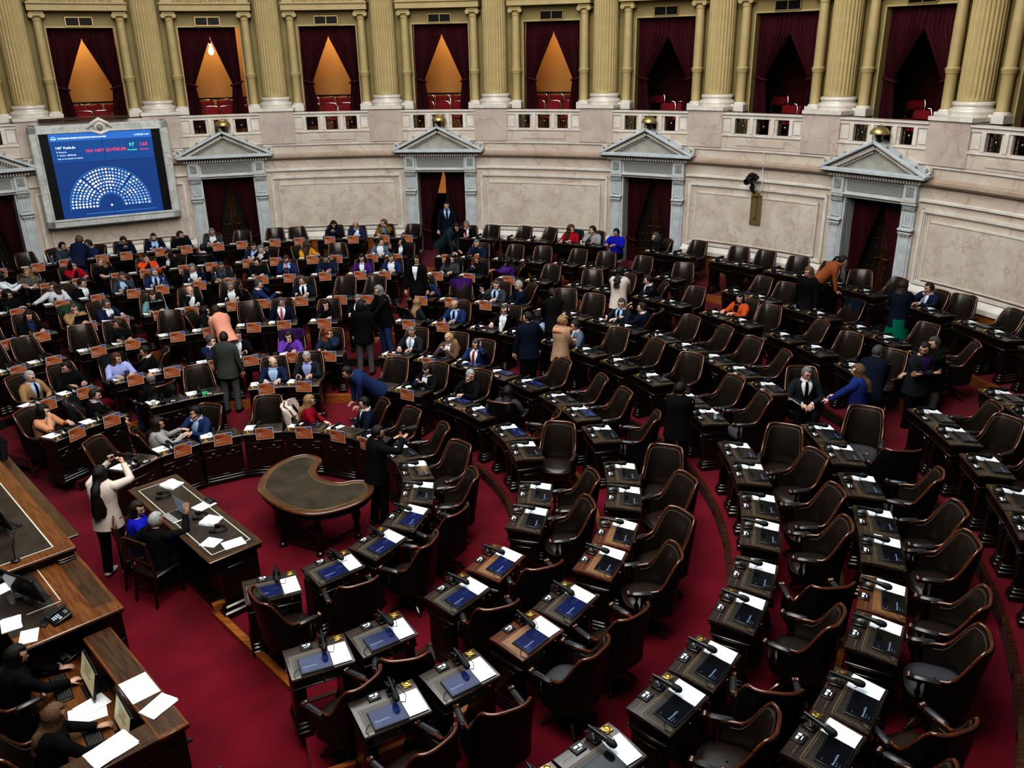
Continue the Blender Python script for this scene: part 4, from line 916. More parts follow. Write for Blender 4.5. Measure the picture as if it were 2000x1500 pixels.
 ('E', 10.38, 1.92, 0.64, 'T', 170, 220, 'x', 'short', 'dbrown', 'suit', 'charcoal', 'plum', '-', 4.0, 'black,beard', 'man in dark jacket with crossed arms facing the hooded man'),
 ('D', 9.152, 1.408, 0.48, 'T', 310, 300, 'f', 'long', 'brownl', 'coat', 'royald', '-', '-', 4.0, 'black', 'woman with light brown hair in blue blazer standing'),
 ('E', 8.683, 1.787, 0.64, 'S', 185, 170, 'l', 'short', 'grey', 'suit', 'charcoal', 'white', 'black', 3.0, 'gl', 'smiling grey haired man with glasses and dark tie'),
 ('C', 6.361, 1.173, 0.32, 'T', 20, 50, 'f', 'short', 'black', 'coat', 'black', '-', '-', 2.0, 'black', 'man in black hooded jacket standing in the right aisle'),
 ('P', -4.02, 0.7, 0.0, 'T', 150, 160, 'f', 'short', 'black', 'coat', 'black', '-', '-', 0.0, 'black', 'person in black jacket cut off by the left edge, standing by the counter'),
 ('Q', -1.08, -4.04, 0.2, 'S', 47, 62, 'k', 'long', 'black', 'coat', 'black', '-', '-', 10.0, 'black', 'woman with long black hair typing at the clerks counter'),
 ('Q', -0.3, -4.86, 0.2, 'S', 47, 47, 'k', 'long', 'brownl', 'coat', 'black', '-', '-', 12.0, 'black', 'woman with fair hair using a mouse at the clerks counter'),
]
# ------------------------------------------------------------------ people
CLR = dict(slate=(.045,.058,.075), white=(.62,.64,.66), whitel=(.5,.5,.52), navy=(.015,.022,.055), navyd=(.010,.014,.028), blue=(.020,.034,.095), black=(.008,.008,.009), greyd=(.05,.053,.058),
 greyblue=(.10,.125,.17), charcoal=(.020,.023,.026), lblue=(.34,.45,.62), mustard=(.20,.11,.035), teal=(.10,.22,.28), tealdark=(.018,.035,.042), red=(.32,.010,.025), redt=(.35,.04,.03), redd=(.20,.008,.02), orangev=(.58,.09,.025),
 orange=(.42,.09,.025), yellow=(.52,.27,.03), purple=(.07,.02,.14), violet=(.13,.05,.30), pink=(.62,.16,.22), tan=(.30,.19,.10), mint=(.14,.24,.25), salmon=(.55,.26,.19), beige=(.36,.25,.17), peach=(.48,.24,.14),
 offwhite=(.52,.45,.40), lilac=(.30,.33,.55), denim=(.02,.03,.06), brownm=(.12,.07,.045), greygreen=(.055,.06,.055), lgrey=(.30,.29,.28), royal=(.015,.02,.36), royald=(.02,.035,.15), rust=(.27,.095,.035), plum=(.05,.02,.09), pattern=(.10,.095,.09),
 grey=(.10,.10,.105), jeans=(.03,.06,.13), green=(.0,.13,.08), blackp=(.007,.007,.008))
HCL = dict(black=(.008,.006,.005), dbrown=(.022,.012,.007), brown=(.05,.026,.013), brownl=(.13,.075,.04), redbrown=(.10,.035,.018), ginger=(.19,.06,.02), blond=(.26,.16,.075), blondl=(.42,.30,.16), grey=(.16,.16,.155), greyd=(.06,.058,.055), greyl=(.33,.33,.32), greyw=(.19,.18,.17))
_c = {}
def cloth(n, kind='cloth'):
    if ('c', n) not in _c: _c['c', n] = mat('cloth_'+n, CLR[n], .85, bump=.35, bscale=22, var=.12 if n != 'pattern' else .7, scale=5 if n != 'pattern' else 45, spec=.12)
    return _c['c', n]
def hairm(n):
    if ('h', n) not in _c: _c['h', n] = mat('hair_'+n, HCL[n], .5, var=.45, scale=30, bump=.7, bscale=70, stretch=(3, 3, .6))
    return _c['h', n]
SK = [mat('skin_warm', (.50, .31, .23), .55, var=.08, scale=20), mat('skin_tan', (.41, .245, .175), .55, var=.08, scale=20), mat('skin_fair', (.56, .37, .29), .55, var=.08, scale=20)]
EYEW = mat('eye_white', (.45, .43, .41), .3); EYED = mat('eye_dark', (.012, .008, .006), .2); LIP = mat('lips', (.26, .08, .07), .5)
SHOE = mat('shoe_leather', (.012, .010, .009), .3); SHOEL = mat('pale_shoe', (.45, .40, .36), .5)

def headfn(d):
    x, y, z = d
    rx, ry, rz = .074, .094, .116
    if z < 0: rx *= 1-.30*(-z)**1.4*(1 if y > -.2 else .6); ry *= 1-(.30*(-z) if y < 0 else .10*(-z)**2)
    X_, Y_, Z_ = x*rx, y*ry, z*rz
    if y > 0:
        Y_ += .024*math.exp(-(X_/.013)**2)*math.exp(-((Z_+.018)/.024)**2)
        Y_ -= .008*(math.exp(-((X_-.031)/.014)**2)+math.exp(-((X_+.031)/.014)**2))*math.exp(-((Z_-.012)/.013)**2)
        Y_ += .005*math.exp(-(X_/.04)**2)*math.exp(-((Z_-.034)/.010)**2)
        Y_ += .007*math.exp(-(X_/.024)**2)*math.exp(-((Z_+.060)/.013)**2)+.010*math.exp(-(X_/.025)**2)*math.exp(-((Z_+.098)/.018)**2)
    return (X_, Y_, Z_)
def sphere_grid(g, fn, nu, nv, m, T, keep=None):
    def f(u, v):
        a = u*2*math.pi; b = (v-.5)*math.pi*.995; return fn((Cc(b)*S(a), Cc(b)*Cc(a), S(b)))
    g.grid(f, nu, nv, m, T, cu=True, flip=True)
def add_head(g, T):
    sphere_grid(g, headfn, 30, 24, 0, T)
    for s_ in (-1, 1):
        g.ell((s_*.031, .0785, .012), (.0125, .007, .006), 1, T, 10, 6); g.ell((s_*.031, .0835, .012), (.0055, .004, .0055), 2, T, 8, 6)
        g.tube([(s_*.014, .093, .033), (s_*.032, .092, .037), (s_*.050, .079, .031)], [.003, .0042, .002], 6, 2, T)
        g.ell((s_*.074, -.004, .0), (.009, .020, .032), 0, T, 10, 8)
        g.tube([(s_*.012, .094, .018), (s_*.031, .090, .0215), (s_*.048, .079, .015)], .0022, 5, 2, T)
    g.ell((0, .0925, -.0555), (.022, .007, .0045), 3, T, 10, 5); g.ell((0, .0925, -.064), (.018, .007, .005), 3, T, 10, 5)
def noise3(x, y, z, k=1): return (S(x*k*41+y*k*23)+S(y*k*37+z*k*29+1.3)+S(z*k*43+x*k*31+2.1))/3
def make_hair(style, T, hc, parent, far=0):
    g = MB(); curly = 'curly' in style or 'wavy' in style or style == 'shag'
    long_ = style in ('long', 'curlylong', 'longwavy', 'bob', 'shag'); bald = style == 'bald'
    amp = .012 if 'curly' in style else (.006 if curly else .002)
    def fn(d):
        x, y, z = d; p = Vector(headfn((x, y, z)))
        th = .013+(.008 if long_ else 0)+(.012 if 'curly' in style else 0)
        if style == 'short': th = .010+.006*max(0, z)
        hl = .50+.25*abs(x)                                  # front hair line
        side = y < .35 and z > -.28-.25*max(0, -y)
        if bald: ok = (y < .25 and -.45 < z < .35-.2*y) ; th = .006
        else: ok = (z > hl if y > .30 else side)
        if y > .30 and not bald: th *= smooth((z-hl)/.12) if z > hl else 0
        if not bald and long_ and y < .30: ok = z > -.7
        if not ok: return tuple(p*.93)
        if not bald and y < .35: th *= .55+.45*smooth((z+.4)/.6)
        q = 1+amp/.09*noise3(x, y, z, .55)
        n = Vector((x, y, z)).normalized(); return tuple(p*q+n*th)
    sphere_grid(g, fn, 40, 30, 0, T)
    if style in ('long', 'longwavy', 'curlylong', 'bob'):
        Ln = {'long': .33, 'longwavy': .33, 'curlylong': .28, 'bob': .15}[style]+far
        wv = .018 if style == 'curlylong' else (.010 if style == 'longwavy' else .003)
        for lay in (0, 1):
            def f(u, v):
                a = R(-128+256*u) ; zz = .04-(Ln+.04)*v; spread = 1+.22*smooth(v*1.3)+(.25*v if style == 'curlylong' else 0)
                rx = (.088-.012*lay)*spread; ry = (.100-.012*lay)*(1-.12*v)
                e = wv*S(u*60+v*9)+wv*S(v*26+u*14)
                edge = 1-.12*v*(abs(u-.5)*2)**2
                k_ = smooth((v*(Ln+.04)-.10)/.14); return ((rx+e+.012*k_)*S(a)*edge, -(ry+e+(.080-.010*lay)*k_*max(0, Cc(a)))*Cc(a)-.012*v, zz-.02*noise3(u*2, 0, 0, 1)*v)
            g.grid(f, 44, 14, 0, T, flip=bool(lay))
    if style == 'pony':
        g.tube([(0, -.09, .04), (0, -.135, .03), (0, -.155, -.05), (.01, -.15, -.14), (0, -.14, -.22)], [.02, .028, .032, .024, .006], 10, 0, T)
    if style == 'shag':
        for i in range(12):
            a = R(-120+240*i/11); g.tube([(.08*S(a), -.09*Cc(a), .02), (.095*S(a), -.105*Cc(a), -.06), (.092*S(a), -.10*Cc(a), -.12)], [.03, .028, .008], 6, 0, T)
    o = g.build('hair', hairm(hc), parent, ang=70); return o
def ik(a, b, l1, l2, hint):
    a = Vector(a); b = Vector(b); d = b-a; L = min(d.length, (l1+l2)*.999); d.normalize(); b = a+d*L
    x = (l1*l1-l2*l2+L*L)/(2*L); h = math.sqrt(max(0, l1*l1-x*x)); hn = Vector(hint); hn = hn-d*hn.dot(d); hn.normalize()
    return a+d*x+hn*h, b
def add_hand(g, w, fdir, pdir, side, curl, m=0, sc=1.0):
    "w wrist, fdir finger direction, pdir palm normal (fingers close towards it)"
    f = Vector(fdir).normalized(); p = Vector(pdir); p = (p-f*p.dot(f)).normalized(); x = f.cross(p)*side
    def P(a, b, c): return Vector(w)+(f*a+x*b+p*c)*sc
    g.tube([P(-.03, 0, 0), P(0, 0, 0), P(.03, 0, .0), P(.065, 0, .0), P(.088, 0, .002)], [.024*sc, .026*sc, .038*sc, .040*sc, .034*sc], 10, m, sq=.50)
    for i, (o, L) in enumerate(((-.030, .068), (-.010, .078), (.010, .072), (.029, .056))):
        c = curl*(1+.12*i); pts = [P(.070, o, .002)]; ang = 0; cur = Vector((.082, o*1.05, .002)); pts.append(P(*cur))
        for k, fr in enumerate((.45, .31, .24)):
            ang += c*(.8, 1.0, .7)[k]; cur = cur+Vector((Cc(ang)*L*fr, o*.06, S(ang)*L*fr)); pts.append(P(*cur))
        g.tube(pts, [.010*sc, .0098*sc, .009*sc, .0082*sc, .0062*sc], 7, m)
    g.tube([P(.012, -.022, .004), P(.034, -.045, .012), P(.058, -.052, .022+.02*curl), P(.078, -.048, .028+.03*curl)], [.013*sc, .0125*sc, .011*sc, .008*sc], 7, m)
PSEAT = []; TAKEN = {}; NOCHAIR = set(); PI_ = 0
def torso_rings(stand, fem):
    z0 = .93 if stand else .48; w = .93 if fem else 1.0; k = 1.0 if stand else .97
    rg = [(-.10 if stand else -.02, .175, .130), (.03, .178, .128), (.15, .160, .112), (.27, .172, .120), (.36, .182, .122+(.012 if fem else 0)), (.43, .183, .112), (.475, .160, .092), (.505, .105, .072), (.53, .064, .062), (.545, .056, .056)]
    return [(z0+z*k, rx*w, ry) for z, rx, ry in rg]
def person(spec):
    global PI_
    row, hx, hy, zf, pst, face, look, arms, hair, hc, kind, top, shirt, tie, beta, flags, label = spec
    PI_ += 1; stand = pst == 'T'; fem = label.startswith('woman') or ('person' in label and hair in ('long', 'bob')); flags = flags.split(',')
    near = (row in 'ABPQ')
    z0 = .93 if stand else .48; Lh = .60
    # torso frame: lean forward by beta about the hip
    br = R(beta); hipz = z0
    U = Matrix.Translation((0, 0, hipz)) @ Matrix.Rotation(-br, 4, 'X') @ Matrix.Translation((0, 0, -hipz))
    hl = U @ Vector((0, .02, z0+Lh))
    if stand and beta > 12: off = -.12*S(br)
    else: off = 0
    F0 = Matrix.Rotation(-R(face), 4, 'Z'); o_ = F0 @ Vector((hl.x, hl.y+off, 0))
    bx, by = hx-o_.x, hy-o_.y
    if not stand and row in 'ABCDEFGH':
        ri = 'ABCDEFGH'.index(row); a = math.atan2(bx, by); r = math.hypot(bx, by); r = min(max(r, ROWR[ri]+.44), ROWR[ri]+.66)
        az = math.degrees(a); best = min((s for s in SEATS if s[0] == ri), key=lambda s: abs(s[1]-az))
        if best in TAKEN: best = min((s for s in SEATS if s[0] == ri and s not in TAKEN), key=lambda s: abs(s[1]-az))
        dm = R(abs(best[1]-az))*r
        if dm > .20: az = best[1]+math.copysign(.20/r*57.3, az-best[1]) if dm < .75 else az
        bx, by = r*S(R(az)), r*Cc(R(az))
        if dm < .75: TAKEN[best] = head_frame(bx, by, zf, face)
    M = head_frame(bx, by, zf, face)
    if not stand and row in 'PQ': PSEAT.append((row, M))
    if stand and row in 'ABCDEFGH':
        for s in SEATS:
            c = place(s[1], ROWR[s[0]]+.55, 0).translation
            if math.hypot(c.x-bx, c.y-by) < .42: NOCHAIR.add(s)
    rg = torso_rings(stand, fem); wsh = .178 if fem else .192
    def T3(p): return U @ Vector(p)
    shz = z0+.425
    # ---- joints
    SHd = {s_: T3((s_*wsh*.90, 0, shz)) for s_ in (-1, 1)}
    def tg(p, up=False): return T3(p) if up else Vector(p)
    tz = .80-.0
    tgt = {}
    for s_ in (-1, 1):
        if stand: tgt[s_] = (Vector((s_*.27, .10, .80+.10*S(br*0))), (s_*.3, -1, 0), (0, .2, -1), (-s_, 0, 0), .45)
        else: tgt[s_] = (Vector((s_*.13, .40, .845)), (s_*.8, -.3, -1), (-s_*.5, 1, 0), (0, 0, -1), .35)
    if arms == 'l' and not stand:
        for s_ in (-1, 1): tgt[s_] = (Vector((s_*.09, .27, .64)), (s_*1, -.4, -.3), (-s_*.6, .8, -.3), (0, 0, -1), .5)
    if arms == 'p':
        for s_ in (-1, 1): tgt[s_] = (Vector((s_*.055, .34, .90 if not stand else 1.15)), (s_*1, -.2, -1), (-s_*.3, 1, .5), (-s_*.8, -.2, .6), .8)
    if arms in ('cR', 'wR', 'eR', 'rR'):
        h = T3((0, 0, z0+Lh)); s_ = 1
        q = {'cR': (Vector((.03, .125, -.115))+h, (1, .6, -1), (-.3, -.1, 1), (-.3, -1, .2), .9), 'wR': (Vector((.24, .24, -.14))+h, (1, -.2, -1), (.1, .3, 1), (0, 1, 0), .2),
             'eR': (Vector((.115, .05, -.03))+h, (1, -.2, -1), (-.1, .1, 1), (-1, 0, 0), .8), 'rR': (Vector((.58, .42, .83)), (0, -.5, -1), (.8, .6, .1), (0, 0, 1), .4)}[arms]; tgt[s_] = q
    if arms in ('cL', 'eL'):
        h = T3((0, 0, z0+Lh)); s_ = -1
        tgt[s_] = (Vector((-.06 if arms == 'cL' else -.115, .09 if arms == 'cL' else .05, -.09 if arms == 'cL' else -.03))+h, (-1, .3, -1), (.2, -.1, 1), (1, -.3, 0), .8)
    if arms == 'f':
        for s_ in (-1, 1): tgt[s_] = (T3((s_*.13, .40, z0+.10)), (s_*1, -.4, -1), (-s_*.2, 1, -.2), (-s_*.3, 0, -1), .4)
    if arms == 'k':
        for s_ in (-1, 1): tgt[s_] = (Vector((s_*.15, .47, .63)), (s_*1, -.4, -.6), (-s_*.2, 1, -.1), (0, 0, -1), .35)
    if arms == 'x':
        for s_ in (-1, 1): tgt[s_] = (T3((-s_*.10, .19, z0+.25)), (s_*1, 0, -1), (-s_, .1, .1), (0, -1, 0), .3)
    if arms == 'photo':
        tgt[-1] = (T3((-.05, .33, z0+.63)), (-1, .2, -.8), (.2, .1, 1), (.6, -.5, 0), .7); tgt[1] = (T3((.17, .33, z0+.61)), (1, .2, -.8), (-.5, .1, 1), (-.6, -.5, 0), .7)
    if arms == 'cam':
        tgt[-1] = (T3((-.02, .30, z0+.46)), (-.5, 0, -1), (.1, 1, .2), (0, 0, 1), .8); tgt[1] = (T3((.14, .36, z0+.50)), (1, 0, -.6), (-.3, .8, .5), (-1, 0, 0), .8)
    if arms == 'rt':
        tgt[-1] = (Vector((-.50, .02, .78)), (-.2, -.6, -.6), (-.6, .2, -.3), (0, .3, -1), .7); tgt[1] = (Vector((.16, .42, 1.02)), (1, -.4, -1), (.0, .35, 1), (-1, .2, 0), .15)
    J = {}
    for s_ in (-1, 1):
        w_, hint, fd, pd, cu = tgt[s_]; e, w2 = ik(SHd[s_], w_, .265, .235, hint); J[s_] = (SHd[s_], e, w2, fd, pd, cu)
    # ---- legs
    LG = {}
    for s_ in (-1, 1):
        if stand:
            st = .02*s_ if 'T' else 0
            LG[s_] = (Vector((s_*.092, 0+off*0, .90)), Vector((s_*.105, .025+st, .49)), Vector((s_*.11, -.02+st*2, .09)))
        else: LG[s_] = (Vector((s_*.095, .02, .475)), Vector((s_*.125, .40, .475)), Vector((s_*.12, .36, .09)))
    # ---- body: one continuous skin surface
    b = MB()
    def loft(g, rings, grow=0, m=0, cap=True, n=20, V=None, y0=0):
        vs = []; fs = []
        for z, rx, ry in rings:
            for i in range(n):
                a = 2*math.pi*i/n; c, s = Cc(a), S(a); vs.append(T3(((rx+grow)*math.copysign(abs(c)**.85, c), (ry+grow)*math.copysign(abs(s)**.9, s)+y0, z)))
        for k in range(len(rings)-1):
            for i in range(n): j = (i+1) % n; fs.append((k*n+i, k*n+j, k*n+n+j, k*n+n+i))
        if cap: fs.append(tuple(reversed(range(n)))); fs.append(tuple(range((len(rings)-1)*n, len(rings)*n)))
        g.add(vs, fs, m)
    loft(b, [(z, rx-.012, ry-.012) for z, rx, ry in rg[:-1]], 0)
    HC = T3((0, .02, z0+Lh)); nb = T3((0, -.005, z0+.47))
    b.tube([nb, T3((0, .0, z0+.52)), HC-Vector((0, .012, .05))], [.055, .050, .050], 12)
    for s_ in (-1, 1):
        sh, e, w_, fd, pd, cu = J[s_]; b.tube([T3((s_*.09, 0, shz)), sh, (sh+e)/2, e, (e*.45+w_*.55), w_], [.05, .056, .046, .038, .034, .025], 10)
        h_, k_, f_ = LG[s_]; b.tube([h_, (h_+k_)/2, k_, k_*.55+f_*.45, f_], [.082, .072, .052, .050, .036], 10)
        b.tube([f_+Vector((0, -.04, -.045)), f_+Vector((0, .06, -.055)), f_+Vector((0, .17, -.065))], [.035, .04, .025], 8, sq=.7)
    skin = SK[PI_ % 3]
    tmp = b.build('person', [skin]); md = tmp.modifiers.new('r', 'REMESH'); md.mode = 'VOXEL'; md.voxel_size = .022 if near else .03
    dg = yield
    me = bpy.data.meshes.new_from_object(tmp.evaluated_get(dg)); TRASH.append(tmp)
    g = MB(); g.v = [tuple(v.co) for v in me.vertices]; g.f = [tuple(p.vertices) for p in me.polygons]; g.m = [0]*len(g.f); bpy.data.meshes.remove(me)
    ly = R(face-look); ly = (ly+math.pi) % (2*math.pi)-math.pi; ly = max(-1.25, min(1.25, ly))
    HT = Matrix.Translation(HC) @ Matrix.Rotation(ly, 4, 'Z') @ Matrix.Rotation(-R(10+beta*.35 if not (arms in ('p',)) else 26), 4, 'X') @ Matrix.Scale(.97 if fem else 1.0, 4)
    add_head(g, HT)
    for s_ in (-1, 1):
        sh, e, w_, fd, pd, cu = J[s_]; add_hand(g, w_+(w_-e).normalized()*.02, fd, pd, s_, cu, 0, .92 if fem else 1.0)
    P = g.build('person', [skin, EYEW, EYED, LIP], ang=60); P.matrix_world = M
    lab = label; tag(P, lab, 'person')
    make_hair(hair, HT, hc, P, .24 if (row == 'P' and stand and fem) else 0)
    if 'beard' in flags:
        bd = MB()
        def bf(d):
            x, y, z = d; p = Vector(headfn(d)); n = Vector(d).normalized()
            ok = y > .05 and z < -.30 and not (abs(p.x) < .019 and -.072 < p.z < -.046)
            return tuple(p+n*.007) if ok else tuple(p*.92)
        sphere_grid(bd, bf, 40, 34, 0, HT); bd.build('beard', hairm(hc), P, ang=70)
    if 'gl' in flags:
        gg = MB()
        for s_ in (-1, 1):
            gg.tube([(s_*.031+.021*Cc(t), .098, .010+.016*S(t)) for t in [i*2*math.pi/12 for i in range(12)]], .0022, 5, 0, HT, closed=True)
            gg.tube([(s_*.052, .096, .014), (s_*.078, .05, .016), (s_*.080, -.01, .012)], .0022, 5, 0, HT)
        gg.tube([(-.010, .099, .012), (0, .102, .014), (.010, .099, .012)], .0022, 5, 0, HT); gg.build('glasses', X['black'], P)
    # ---- clothes
    tm = cloth(top)
    g = MB(); tk = .012 if kind in ('sweater',) else .018
    rr = list(rg)
    if stand: rr[0] = (z0-.16 if kind in ('coat', 'suit', 'open') else z0-.08, rg[0][1]+.018, rg[0][2]+.034)
    hi = len(rr)-(2 if kind in ('suit', 'open', 'vest') else 1)
    def tor(zq, ang_, off):
        for k in range(len(rr)-1):
            if rr[k][0] <= zq <= rr[k+1][0]: break
        t = (zq-rr[k][0])/(rr[k+1][0]-rr[k][0]); t = max(0, min(1, t)); rx = rr[k][1]*(1-t)+rr[k+1][1]*t; ry = rr[k][2]*(1-t)+rr[k+1][2]*t
        c, s = S(ang_), Cc(ang_); return T3(((rx+off)*math.copysign(abs(c)**.85, c), (ry+off)*math.copysign(abs(s)**.9, s), zq))
    loft(g, rr[:hi], tk, n=26)
    for s_ in (-1, 1):
        sh, e, w_, fd, pd, cu = J[s_]; d = (w_-e).normalized()
        g.tube([T3((s_*.10, 0, shz-.01)), T3((s_*wsh*.78, 0, shz+.012)), sh+(e-sh)*.12, (sh+e)/2, e-(e-sh)*.08, e, e*.5+w_*.5, w_+d*.005], [.060, .073, .073, .061, .054, .054, .046, .040], 12)
    nm = {'suit': 'jacket', 'coat': 'jacket', 'open': 'jacket', 'vest': 'jacket', 'sweater': 'sweater'}[kind]
    jk = g.build(nm, tm, P, ang=60)
    zt = rr[hi-1][0]
    if kind in ('suit', 'open', 'vest') and shirt != '-':
        g = MB(); zb = z0+(.22 if kind == 'suit' else .16); zc = z0+.515; wd = .50 if kind == 'suit' else .34
        def f(u, v):
            zq = zb+(zc-zb)*v; w = wd*(.10+.90*v**.8) if v < .85 else wd+(v-.85)*2.4; return tor(zq, (u-.5)*2*w, tk+.0045 if v < .9 else tk-.004)
        g.grid(f, 10, 14, 0, flip=True); g.tube([T3((.062*S(a), .060*Cc(a)-.004, z0+.505+.012*-Cc(a))) for a in [i*2*math.pi/16 for i in range(16)]], .013, 6, 0, closed=True)
        g.build('shirt_front', cloth(shirt), P, ang=60)
        g = MB()
        for s_ in (-1, 1):
            def fl(u, v):
                zq = zb+(zc-.02-zb)*v; w = wd*(.10+.90*v**.8); return tor(zq, s_*(w+(-.03+.30*u)*(.35+.65*S(math.pi*min(1, v*.9)))), tk+.012-.006*u)
            g.grid(fl, 3, 12, 0, flip=(s_ > 0)); g.grid(fl, 3, 12, 0, flip=(s_ < 0))
        g.build('lapels', tm, jk, ang=60)
        if tie != '-':
            g = MB()
            def ft(u, v):
                zq = zb-.0+(z0+.49-zb)*v; w = (.17-.05*v) if v < .93 else .15; return tor(zq, (u-.5)*w*1.3, tk+.013)
            g.grid(ft, 3, 12, 0, flip=True); g.grid(ft, 3, 12, 0); g.build('tie', cloth(tie), P)
    else:
        g = MB(); g.tube([T3((.068*S(a), .066*Cc(a)-.004, z0+.505+.012*-Cc(a))) for a in [i*2*math.pi/16 for i in range(16)]], .016, 6, 0, closed=True)
        g.build('collar', cloth(shirt) if shirt != '-' and kind == 'sweater' else tm, P if shirt != '-' else jk)
    if shirt in ('white', 'lblue') and kind == 'suit':
        for s_ in (-1, 1):
            sh, e, w_, fd, pd, cu = J[s_]; d = (w_-e).normalized(); g = MB(); g.tube([w_-d*.01, w_+d*.022], [.036, .034], 10); g.build('cuff', cloth(shirt), P)
    if 'scarf' in flags:
        g = MB(); g.tube([T3((.135*S(a), .118*Cc(a), z0+.44+.02*S(3*a))) for a in [i*2*math.pi/18 for i in range(18)]], .052, 8, 0, closed=True); g.tube([T3((.05, .14, z0+.45)), T3((.0, .17, z0+.34)), T3((-.06, .17, z0+.26))], [.06, .07, .05], 8, sq=.5); g.build('scarf', cloth('peach'), P, ang=70)
    if row == 'P' and fem and not stand or 'scarf' in flags or True:
        pass
    # trousers and shoes
    pm = cloth('jeans' if 'jeans' in flags else ('grey' if 'grey' in flags else ('royal' if shirt == 'royal' else 'blackp')))
    g = MB()
    if 'green' in flags:
        g.lathe([(.17, .93), (.20, .75), (.24, .52), (.23, .52)], n=24); pn = 'skirt'; pm = cloth('green')
    else:
        pn = 'trousers'
        if stand: g.ell((0, 0, .86), (.165, .118, .12), n=16, k=8)
        else: g.ell((0, .02, .475), (.185, .15, .095), n=16, k=8)
        for s_ in (-1, 1):
            h_, k_, f_ = LG[s_]; g.tube([h_, (h_+k_)/2, k_, k_*.5+f_*.5, f_+Vector((0, 0, -.01))], [.100, .090, .072, .066, .062], 12)
    g.build(pn, pm, P, ang=70)
    for s_ in (-1, 1):
        h_, k_, f_ = LG[s_]; g = MB(); g.tube([f_+Vector((0, -.065, -.04)), f_+Vector((0, -.03, -.035)), f_+Vector((0, .05, -.045)), f_+Vector((0, .14, -.055)), f_+Vector((0, .20, -.062))], [.030, .045, .046, .042, .022], 10, sq=.75)
        g.build('shoe', SHOEL if (row == 'P' and fem and stand) else SHOE, P)
    # things held
    if arms in ('p', 'photo', 'rR') or (arms in ('eL', 'eR')) or 'holding a phone' in label:
        if arms == 'p': pos = (J[-1][2]+J[1][2])/2+Vector((0, .10, .05)); rot = Matrix.Rotation(R(50), 4, 'X'); sz = (.15, .008, .075) if False else (.075, .008, .15)
        elif arms == 'photo': pos = (J[-1][2]+J[1][2])/2+Vector((0.0, .05, .10)); rot = Matrix.Rotation(R(8), 4, 'X'); sz = (.16, .009, .08)
        elif arms == 'rR': pos = J[1][2]+Vector((.08, .08, .06)); rot = Matrix.Rotation(R(20), 4, 'Y'); sz = (.02, .075, .15)
        else:
            k = -1 if arms in ('eL', 'cL') else 1; pos = J[k][2]+Vector((-k*.020, .02, .07)); rot = Matrix.Rotation(R(8), 4, 'X'); sz = (.009, .07, .145)
        ph = empty('mobile_phone', M @ Matrix.Translation(pos) @ rot, 'mobile phone held by the '+' '.join(label.split()[:9]), 'phone')
        g = MB(); g.box((0, 0, 0), sz, 0, ch=.003); g.build('phone_case', X['black'], ph)
        g = MB(); i_ = sz.index(min(sz)); q = [s*.92 for s in sz]; q[i_] = sz[i_]+.001; g.box((0, 0, 0), q, 0); g.build('phone_screen', X['scr_blue'] if arms == 'p' else X['scr_dark'], ph)
    if arms == 'cam':
        T = M @ Matrix.Translation(T3((.04, .42, z0+.60))) @ Matrix.Rotation(R(-8), 4, 'Z')
        cm = empty('camera', T, 'black camera with long lens aimed by the bearded photographer', 'camera')
        g = MB(); g.box((0, 0, 0), (.14, .07, .10), 0, ch=.012); g.box((0, 0, .06), (.06, .06, .04), 0, ch=.01); g.box((.055, .01, 0), (.03, .09, .09), 0, ch=.01); g.build('camera_body', X['black'], cm)
        g = MB(); g.lathe([(.035, .03), (.040, .06), (.040, .12), (.045, .14), (.045, .19), (.038, .19), (.03, .17)], n=16, T=Matrix.Rotation(-math.pi/2, 4, 'X')); g.build('lens', X['black_m'], cm)
    return P
TRASH = []
gens = [person(s) for s in PEOPLE]
for q in gens: next(q)
DG = bpy.context.evaluated_depsgraph_get(); DG.update()
MES = [(q, DG) for q in gens]
for q in gens:
    try: q.send(DG)
    except StopIteration: pass
for t in TRASH:
    me = t.data; bpy.data.objects.remove(t); bpy.data.meshes.remove(me)
